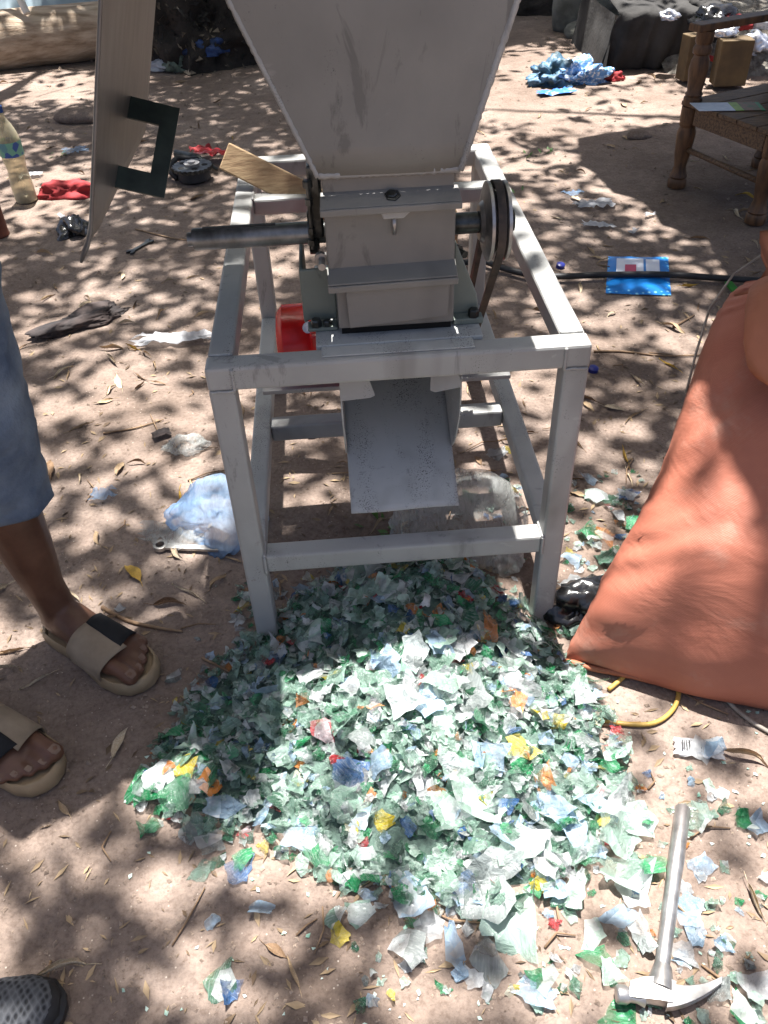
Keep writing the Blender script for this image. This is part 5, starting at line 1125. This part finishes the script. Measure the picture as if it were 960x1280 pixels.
# scraps one can point to, by their place in the picture: u, v, size, colour
NOTE = [(404,916,.034,'red'),(378,876,.018,'orange'),(388,850,.034,'white'),(262,985,.030,'orange'),(435,968,.050,'blue'),(470,966,.040,'pale blue'),(570,962,.045,'white'),(610,952,.045,'pale blue'),(655,872,.050,'white'),(648,880,.026,'orange'),(700,905,.030,'yellow'),
 (560,850,.055,'pale green'),(500,880,.042,'pale green'),(520,820,.048,'grey-green'),(600,790,.040,'pale green'),(575,810,.045,'white'),(640,850,.034,'white'),(440,862,.026,'white'),(480,860,.040,'grey-green'),(590,870,.050,'clear grey'),(540,875,.038,'pale blue'),
 (600,1010,.052,'pale green'),(560,1020,.046,'grey-green'),(650,1060,.058,'white'),(620,1090,.055,'white'),(690,1010,.046,'white'),(740,1010,.044,'white'),(720,1045,.040,'pale blue'),(640,1150,.065,'pale green'),(600,1120,.055,'clear grey'),(680,1080,.045,'white'),(515,1130,.048,'pale blue'),(560,1110,.044,'grey-green'),(535,1160,.036,'white'),
 (770,1045,.045,'pale green'),(775,1010,.040,'white'),(800,1030,.036,'pale green'),(790,1105,.052,'pale green'),(780,1090,.045,'pale green'),(715,1120,.038,'pale green'),(815,1085,.032,'bright green'),(770,1150,.044,'white'),(800,1170,.034,'clear grey'),(740,1170,.028,'pale green'),(745,1195,.026,'bright green'),(765,1215,.028,'pale green'),(855,1190,.028,'white'),(862,1140,.034,'pale blue'),(870,1165,.024,'pale blue'),(880,1080,.030,'pale blue'),(870,1025,.032,'pale green'),(945,1030,.028,'pale blue'),(930,1025,.024,'bright green'),(905,1180,.018,'pale blue'),(945,1230,.045,'white'),(925,1260,.036,'bright green'),(900,1240,.026,'clear grey'),(780,1272,.034,'bright green'),(900,992,.016,'white'),
 (670,1240,.034,'pale blue'),(680,1225,.028,'bright green'),(510,1190,.036,'clear grey'),(570,1190,.034,'pale blue'),(610,1200,.040,'clear grey'),(590,1220,.022,'white'),(575,1215,.016,'pale blue'),(453,1258,.014,'dark green'),(425,1168,.020,'yellow'),(418,1145,.024,'grey-green'),(325,1135,.026,'pale blue'),(275,1225,.036,'dark green'),(288,1235,.022,'blue'),(265,1150,.016,'pale blue'),(450,1140,.028,'grey-green'),(695,1198,.014,'white'),
 (300,1080,.034,'blue'),(303,1072,.028,'bright green'),(262,1050,.034,'clear grey'),(240,1040,.030,'clear grey'),(250,1085,.026,'grey-green'),(270,1075,.020,'dark green'),(190,1030,.022,'bright green'),(178,1035,.016,'bright green'),(175,985,.045,'bright green'),(205,975,.058,'dark green'),(225,985,.048,'bright green'),(235,960,.032,'yellow'),(212,962,.020,'orange'),(215,918,.028,'bright green'),(208,915,.016,'yellow'),(230,1000,.030,'grey-green'),
 (745,618,.036,'pale green'),(762,625,.030,'dark green'),(786,615,.034,'blue'),(737,597,.026,'pale blue'),(735,668,.040,'bright green'),(758,675,.030,'orange'),(772,645,.036,'white'),(790,655,.030,'bright green'),(755,697,.034,'dark green'),(770,690,.026,'bright green'),(715,700,.034,'pale blue'),(712,692,.020,'yellow'),(715,735,.032,'white'),(735,728,.024,'bright green'),(710,790,.022,'dark green'),(722,788,.020,'pale green'),(700,770,.024,'white'),
 (440,725,.026,'white'),(455,715,.022,'white'),(412,735,.022,'orange'),(384,722,.018,'yellow'),(610,745,.018,'orange'),(575,742,.022,'white'),(645,752,.022,'pale green'),(515,765,.016,'orange'),(530,770,.014,'orange'),(365,802,.016,'red'),(350,738,.020,'clear grey'),(355,775,.032,'clear grey'),(300,758,.024,'yellow'),(310,745,.026,'pale green'),(300,775,.022,'clear grey'),(215,845,.026,'clear grey'),(260,860,.030,'blue'),(150,757,.020,'white'),(262,818,.014,'pale blue'),(245,795,.010,'clear grey'),(218,874,.010,'yellow'),
 (620,565,.030,'white'),(635,560,.020,'yellow'),(640,608,.024,'yellow'),(620,605,.022,'dark green'),(588,615,.024,'bright green'),(645,540,.016,'white'),(870,938,.036,'white'),(885,935,.030,'pale blue'),(740,855,.030,'dark green'),(725,875,.026,'white'),(640,835,.028,'pale green'),(810,965,.010,'blue'),(760,960,.028,'bright green'),(770,945,.030,'pale green'),(735,930,.034,'clear grey')]
for u, v, s, cn in NOTE:
    if cn == 'white' and s > .04: cn = cr.choice(('clear grey', 'pale green', 'pale blue', 'white')); s *= .85
    p = px(u, v); hz_ = base_h(p.x, p.y)
    for _ in range(3): p = px(u, v, hz_+.01); hz_ = max(0, base_h(p.x, p.y))
    individual(p.x, p.y, s, cn, tilt=.22 if inside(p.x, p.y) else .10)
print('individual shreds', n_ind)
mm_ = bpy.data.meshes.new('shreds'); mm_.from_pydata([tuple(Vector(v)-Vector((0,-.2,0))) for v in mass_v], [], mass_f); mm_.polygons.foreach_set('use_smooth', [True]*len(mm_.polygons))
a = mm_.attributes.new('pc', 'FLOAT_VECTOR', 'POINT'); a.data.foreach_set('vector', mass_p)
a = mm_.attributes.new('Col', 'FLOAT_COLOR', 'POINT'); a.data.foreach_set('color', [x for c in mass_c for x in c]); mm_.materials.append(MAT['film_mass'])
o = bpy.data.objects.new('shreds', mm_); COL.objects.link(o); o.parent = pile; stuff(o)
# tiny flakes around
fl = MB()
for k in range(300):
    u, v = cr.uniform(150, 960), cr.uniform(720, 1290)
    p = px(u, v)
    if inside(p.x, p.y) or (u < 480 and cr.random() < .6): continue
    p.z = gz(p.x, p.y)+.002; s = cr.uniform(.002, .006); e_ = Matrix.Rotation(cr.random()*6.28, 3, 'Z')
    fl.add([p + e_ @ Vector(q)*s for q in ((1,cr.uniform(-.3,.3),.1),(cr.uniform(-.3,.6),.8,0),(-.9,cr.uniform(-.5,.5),.3),(cr.uniform(-.2,.2),-.5,0))], [(0,1,2,3)])
stuff(obj('film_flakes', fl, simple('tiny_pale_flakes', (.6,.66,.62), (.2,.4,.3), 30, .4), org=(0,0,0)), 'tiny film flakes sprinkled on the soil round the heap', 'flakes')
# barcode on one white scrap
bc = gp(872, 940, .012); bcr = thing('barcode_scrap', 'white film scrap with a printed barcode before the sack', 'film scrap', bc)
obj('film', sheet(bc, .085, .035, 7, .003, 20, -.25, lift=.008), MAT['white_film'], bcr, smooth=True)
for k in range(9): obj('barcode_bar', MB().box((-.030+.004*k, -.010, .0), (-.030+.004*k+(.0012 if k % 3 else .0024), .010, .0006), Matrix.Translation(bc+Vector((0,0,.004))) @ Matrix.Rotation(-.25, 4, 'Z')), MAT['rubber'], bcr)

# ------------------------------------------------------------------ dry leaves and twigs on the soil
dl = random.Random(17)
LM = [simple('dry_leaf_tan', (.42, .31, .19), (.28, .19, .11), 30, .7), simple('dry_leaf_brown', (.25, .155, .085), (.13, .08, .045), 30, .75), simple('dry_leaf_pale', (.52, .44, .32), (.38, .29, .19), 30, .7), simple('dry_leaf_yellow', (.50, .33, .05), (.38, .22, .04), 30, .6)]
LN = ['tan', 'brown', 'pale', 'yellow']
leaf_meshes = []
for k in range(14):
    W = dl.uniform(.09, .21); curl = dl.uniform(.2, 1.5); arch = dl.uniform(-.4, .6); mb = MB(); tw = dl.uniform(-2.2, 2.2)
    def lff(u, v, W=W, curl=curl, arch=arch, tw=tw):
        x = u*1.0; w = W*math.sin(math.pi*min(1, u**.8))*(1-.25*u); s = (v-.5)*2; y = s*w*math.cos(curl*abs(s)); z = abs(s)*w*math.sin(curl)+arch*x*(1-x) + .05*noise.noise(Vector((u*6, v*3, k))); x += .0; y += .10*math.sin(u*3+k)*u; w = w*(1+.3*noise.noise(Vector((u*9, k, v))))
        a = tw*(u-.5); return (x-.5, y*math.cos(a)-z*math.sin(a), y*math.sin(a)+z*math.cos(a))
    mb.grid(lff, 8, 4); mb.tube([(-.5, 0, 0), (-.64, .02, .02), (-.78, .05, .01)], [.012, .010, .008], 4)
    zmin = min(p.z for p in mb.v); me = bpy.data.meshes.new('dry_leaf'); me.from_pydata([(p.x, p.y, p.z-zmin) for p in mb.v], [], mb.f); me.polygons.foreach_set('use_smooth', [True]*len(me.polygons)); me.materials.append(LM[0]); leaf_meshes.append(me)
lt = MB(); ltr = random.Random(77)
for k in range(2600):
    u, v = ltr.uniform(-40, 1000), 80 + 1230*ltr.random()**1.1
    p = px(u, v)
    if inside(p.x, p.y) or (v > 800 and ltr.random() < .6): continue
    L = ltr.uniform(.004, .017); a = ltr.random()*6.28; d = Vector((math.cos(a), math.sin(a), ltr.gauss(0, .15))); w_ = Vector((-d.y, d.x, ltr.gauss(0, .3)))*ltr.uniform(.12, .45); p.z = gz(p.x, p.y)+.0015
    lt.add([p-d*L, p+w_*L+Vector((0,0,.001)), p+d*L, p-w_*L*.7+Vector((0,0,.002))], [(0,1,2,3)])
stuff(obj('leaf_litter', lt, simple('leaf_crumbs', (.38, .28, .17), (.10, .065, .04), 5, .8, lo=.4, hi=.6), org=(0,0,0)), 'fine crumbs of dry leaf scattered over the soil', 'leaf litter')
LLAND = [((-1.0, 2.3), 'bottle'), ((-.6, 1.15), 'dark rag'), ((-.45, .95), 'torn white strip'), ((-.45, .6), 'clear scrap'), ((-.45, .35), 'blue bag'), ((-.72, .3), 'standing man'), ((-.6, -.25), 'sandals'), ((-.5, -.55), 'grey shoe'), ((0, -.65), 'shred heap'), ((.4, -.6), 'hammer'), ((.45, .9), 'front right corner'), ((.6, 1.2), 'hose'), ((.95, 1.5), 'blue packet'), ((.9, 2.2), 'stand right side'), ((1.25, 2.3), 'chair'), ((-.7, 2.7), 'sprocket wheel'), ((0, 2), 'stand back'), ((-1.5, 4), 'log'), ((1, 3.5), 'netting'), ((0, .5), 'stand legs')]
def lwhere(x, y):
    d = sorted(LLAND, key=lambda l: (l[0][0]-x)**2+(l[0][1]-y)**2); (lx, ly), nm = d[0]; dx, dy = x-lx, y-ly; r = math.hypot(dx, dy)
    far = 'close ' if r < .15 else 'just ' if r < .3 else ''
    return far + (('right of the ' if dx > 0 else 'left of the ') if abs(dx) > abs(dy) else ('behind the ' if dy > 0 else 'before the ')) + nm
def put_leaf(u, v, L=None, m=None, rot=None):
    p = gp(u, v); k = dl.randrange(14); o = bpy.data.objects.new('dry_leaf', leaf_meshes[k]); COL.objects.link(o)
    L = L or dl.uniform(.045, .085); o.location = (p.x, p.y, p.z+.0005); o.scale = (L, L, L); o.rotation_euler = (dl.gauss(0, .08), dl.gauss(0, .08), dl.random()*6.28 if rot is None else rot)
    mi = m if m is not None else dl.choices(range(4), (.42, .26, .28, .04))[0]
    o.material_slots[0].link = 'OBJECT'; o.material_slots[0].material = LM[mi]
    form = ('curled', 'flat', 'twisted', 'arched')[k % 4]; ln = 'long ' if L > .07 else 'short ' if L < .055 else ''
    tag(o, f'{ln}{form} {LN[mi]} dry leaf on the soil, {lwhere(p.x, p.y)}', 'leaf', 'dry leaves on the soil')
for u, v, L, m in ((780,570,.09,3),(835,458,.085,3),(862,358,.07,3),(290,172,.07,3),(150,480,.10,2),(140,438,.10,0),(165,437,.07,3),(185,447,.07,0),(80,465,.09,2),(160,405,.075,2),(70,360,.10,0),(200,395,.08,0),(233,740,.09,2),(212,755,.09,1),(272,725,.07,0),(45,855,.075,2),(8,815,.09,0),(150,930,.085,2),(80,1010,.05,0),(70,1213,.10,2),(210,352,.06,2),(60,372,.09,0),(188,325,.06,2),(140,490,.07,2),(175,485,.06,1),(130,505,.07,0),(225,558,.06,1),(100,600,.06,2),(15,665,.09,2),(930,950,.10,0),(945,1130,.07,2),(760,1010,.05,0),(470,1105,.08,0),(395,545,.06,1),(380,490,.06,1),(720,250,.09,2),(690,345,.06,1),(735,510,.06,0),(720,555,.07,1),(768,513,.07,2),(655,505,.05,1),(720,600,.06,1),(860,395,.06,0),(290,700,.06,0),(310,740,.06,1),(610,590,.06,0),(598,575,.05,1),(345,1190,.05,1),(365,1215,.06,0)):
    put_leaf(u, v, L*.85, m)
for k in range(170):
    v = 85 + 780*dl.random()**1.1; u = dl.uniform(-20, 980)
    if v > 660 and u > 240: v = dl.uniform(100, 600)
    if 420 < u < 580 and v < 480: continue
    put_leaf(u, v)
for k in range(60):
    u, v = dl.uniform(60, 950), dl.uniform(420, 1270); p = gp(u, v, .003)
    if inside(p.x, p.y): continue
    a = dl.random()*6.28; L = dl.uniform(.03, .11); d = Vector((math.cos(a), math.sin(a), 0)); q1 = p+d*L*.5+Vector((-d.y, d.x, 0))*dl.gauss(0, .008)+Vector((0,0,.004))
    tag(obj('dry_twig', MB().tube([p, q1, p+d*L], [dl.uniform(.0012, .0028), .0018, .001], 5), MAT['stick'], smooth=True), f'thin dry twig on the soil, {lwhere(p.x, p.y)}', 'twig', 'dry twigs on the soil')
for pts_, r, lb in ((((742,440),(780,440),(830,446),(890,444)), .004, 'long thin root-like twig across the soil right of the corner'), (((130,545),(170,538),(205,527)), .003, 'long twig on the soil left of the torn white strip'), (((128,760),(160,776),(200,786),(228,790)), .005, 'brown stick behind the upper sandal toes'), (((170,288),(215,298),(235,300)), .004, 'brown stick beyond the lid tip'), (((842,408),(855,400),(868,393)), .005, 'short bent stick in the sun left of the sack'), (((470,1095),(490,1110),(520,1120)), .004, 'tan stick at the front edge of the shred heap'), (((725,905),(760,908),(800,905)), .004, 'pale straw beside the wire loop')):
    w_ = [gp(u, v, .004) for u, v in pts_]; tag(obj('stick', MB().tube([curve(w_, i/12) for i in range(13)], [r*(1-.5*i/12) for i in range(13)], 6), MAT['stick'], smooth=True), lb, 'stick')
for i, (u, v, n) in enumerate(((690, 190, 8), (660, 195, 6), (640, 240, 5), (70, 195, 7), (470, 655, 6), (690, 440, 4))):
    p = gp(u, v); w_ = thing('weed', f'small green weed sprouting {("beyond the right rail", "beside the right rail end", "near the pulley rail", "behind the bottle", "under the chute", "inside the stand")[i]}', 'weed', p, 'small weeds')
    for k in range(n):
        a = dl.random()*6.28; L = dl.uniform(.02, .05); d = Vector((math.cos(a), math.sin(a), dl.uniform(.2, .9))).normalized(); s_ = d.cross(Vector((0,0,1))).normalized()*L*.18; b_ = p + Vector((dl.gauss(0,.03), dl.gauss(0,.03), 0))
        obj('leaf', MB().add([b_, b_+d*L*.5+s_, b_+d*L, b_+d*L*.5-s_], [(0,1,2,3)]), MAT['green_leafmat'], w_)

# things that look alike and lie together: say which of them
by = {}
for o in list(COL.objects):
    if o.parent is None and o.get('label') and o.get('group'): by.setdefault(o['label'], []).append(o)
for lb, os_ in by.items():
    if len(os_) < 2: continue
    xs_ = [o.location.x for o in os_]; ys_ = [o.location.y for o in os_]
    horiz = max(xs_)-min(xs_) > max(ys_)-min(ys_); os_.sort(key=lambda o: o.location.x if horiz else o.location.y)
    names = (['left one', 'right one'] if horiz else ['nearer one', 'farther one']) if len(os_) == 2 else [('leftmost' if horiz else 'nearest')] + [f'{w}' for w in ('second', 'third', 'fourth', 'fifth', 'sixth')[:len(os_)-2]] + [('rightmost' if horiz else 'farthest')]
    for o, nm in zip(os_, names):
        if len(lb.split()) + len(nm.split()) <= 16: o['label'] = f'{lb}, {nm}'
        elif len(lb.split()) < 16: o['label'] = f'{lb}, {nm.split()[0]}'
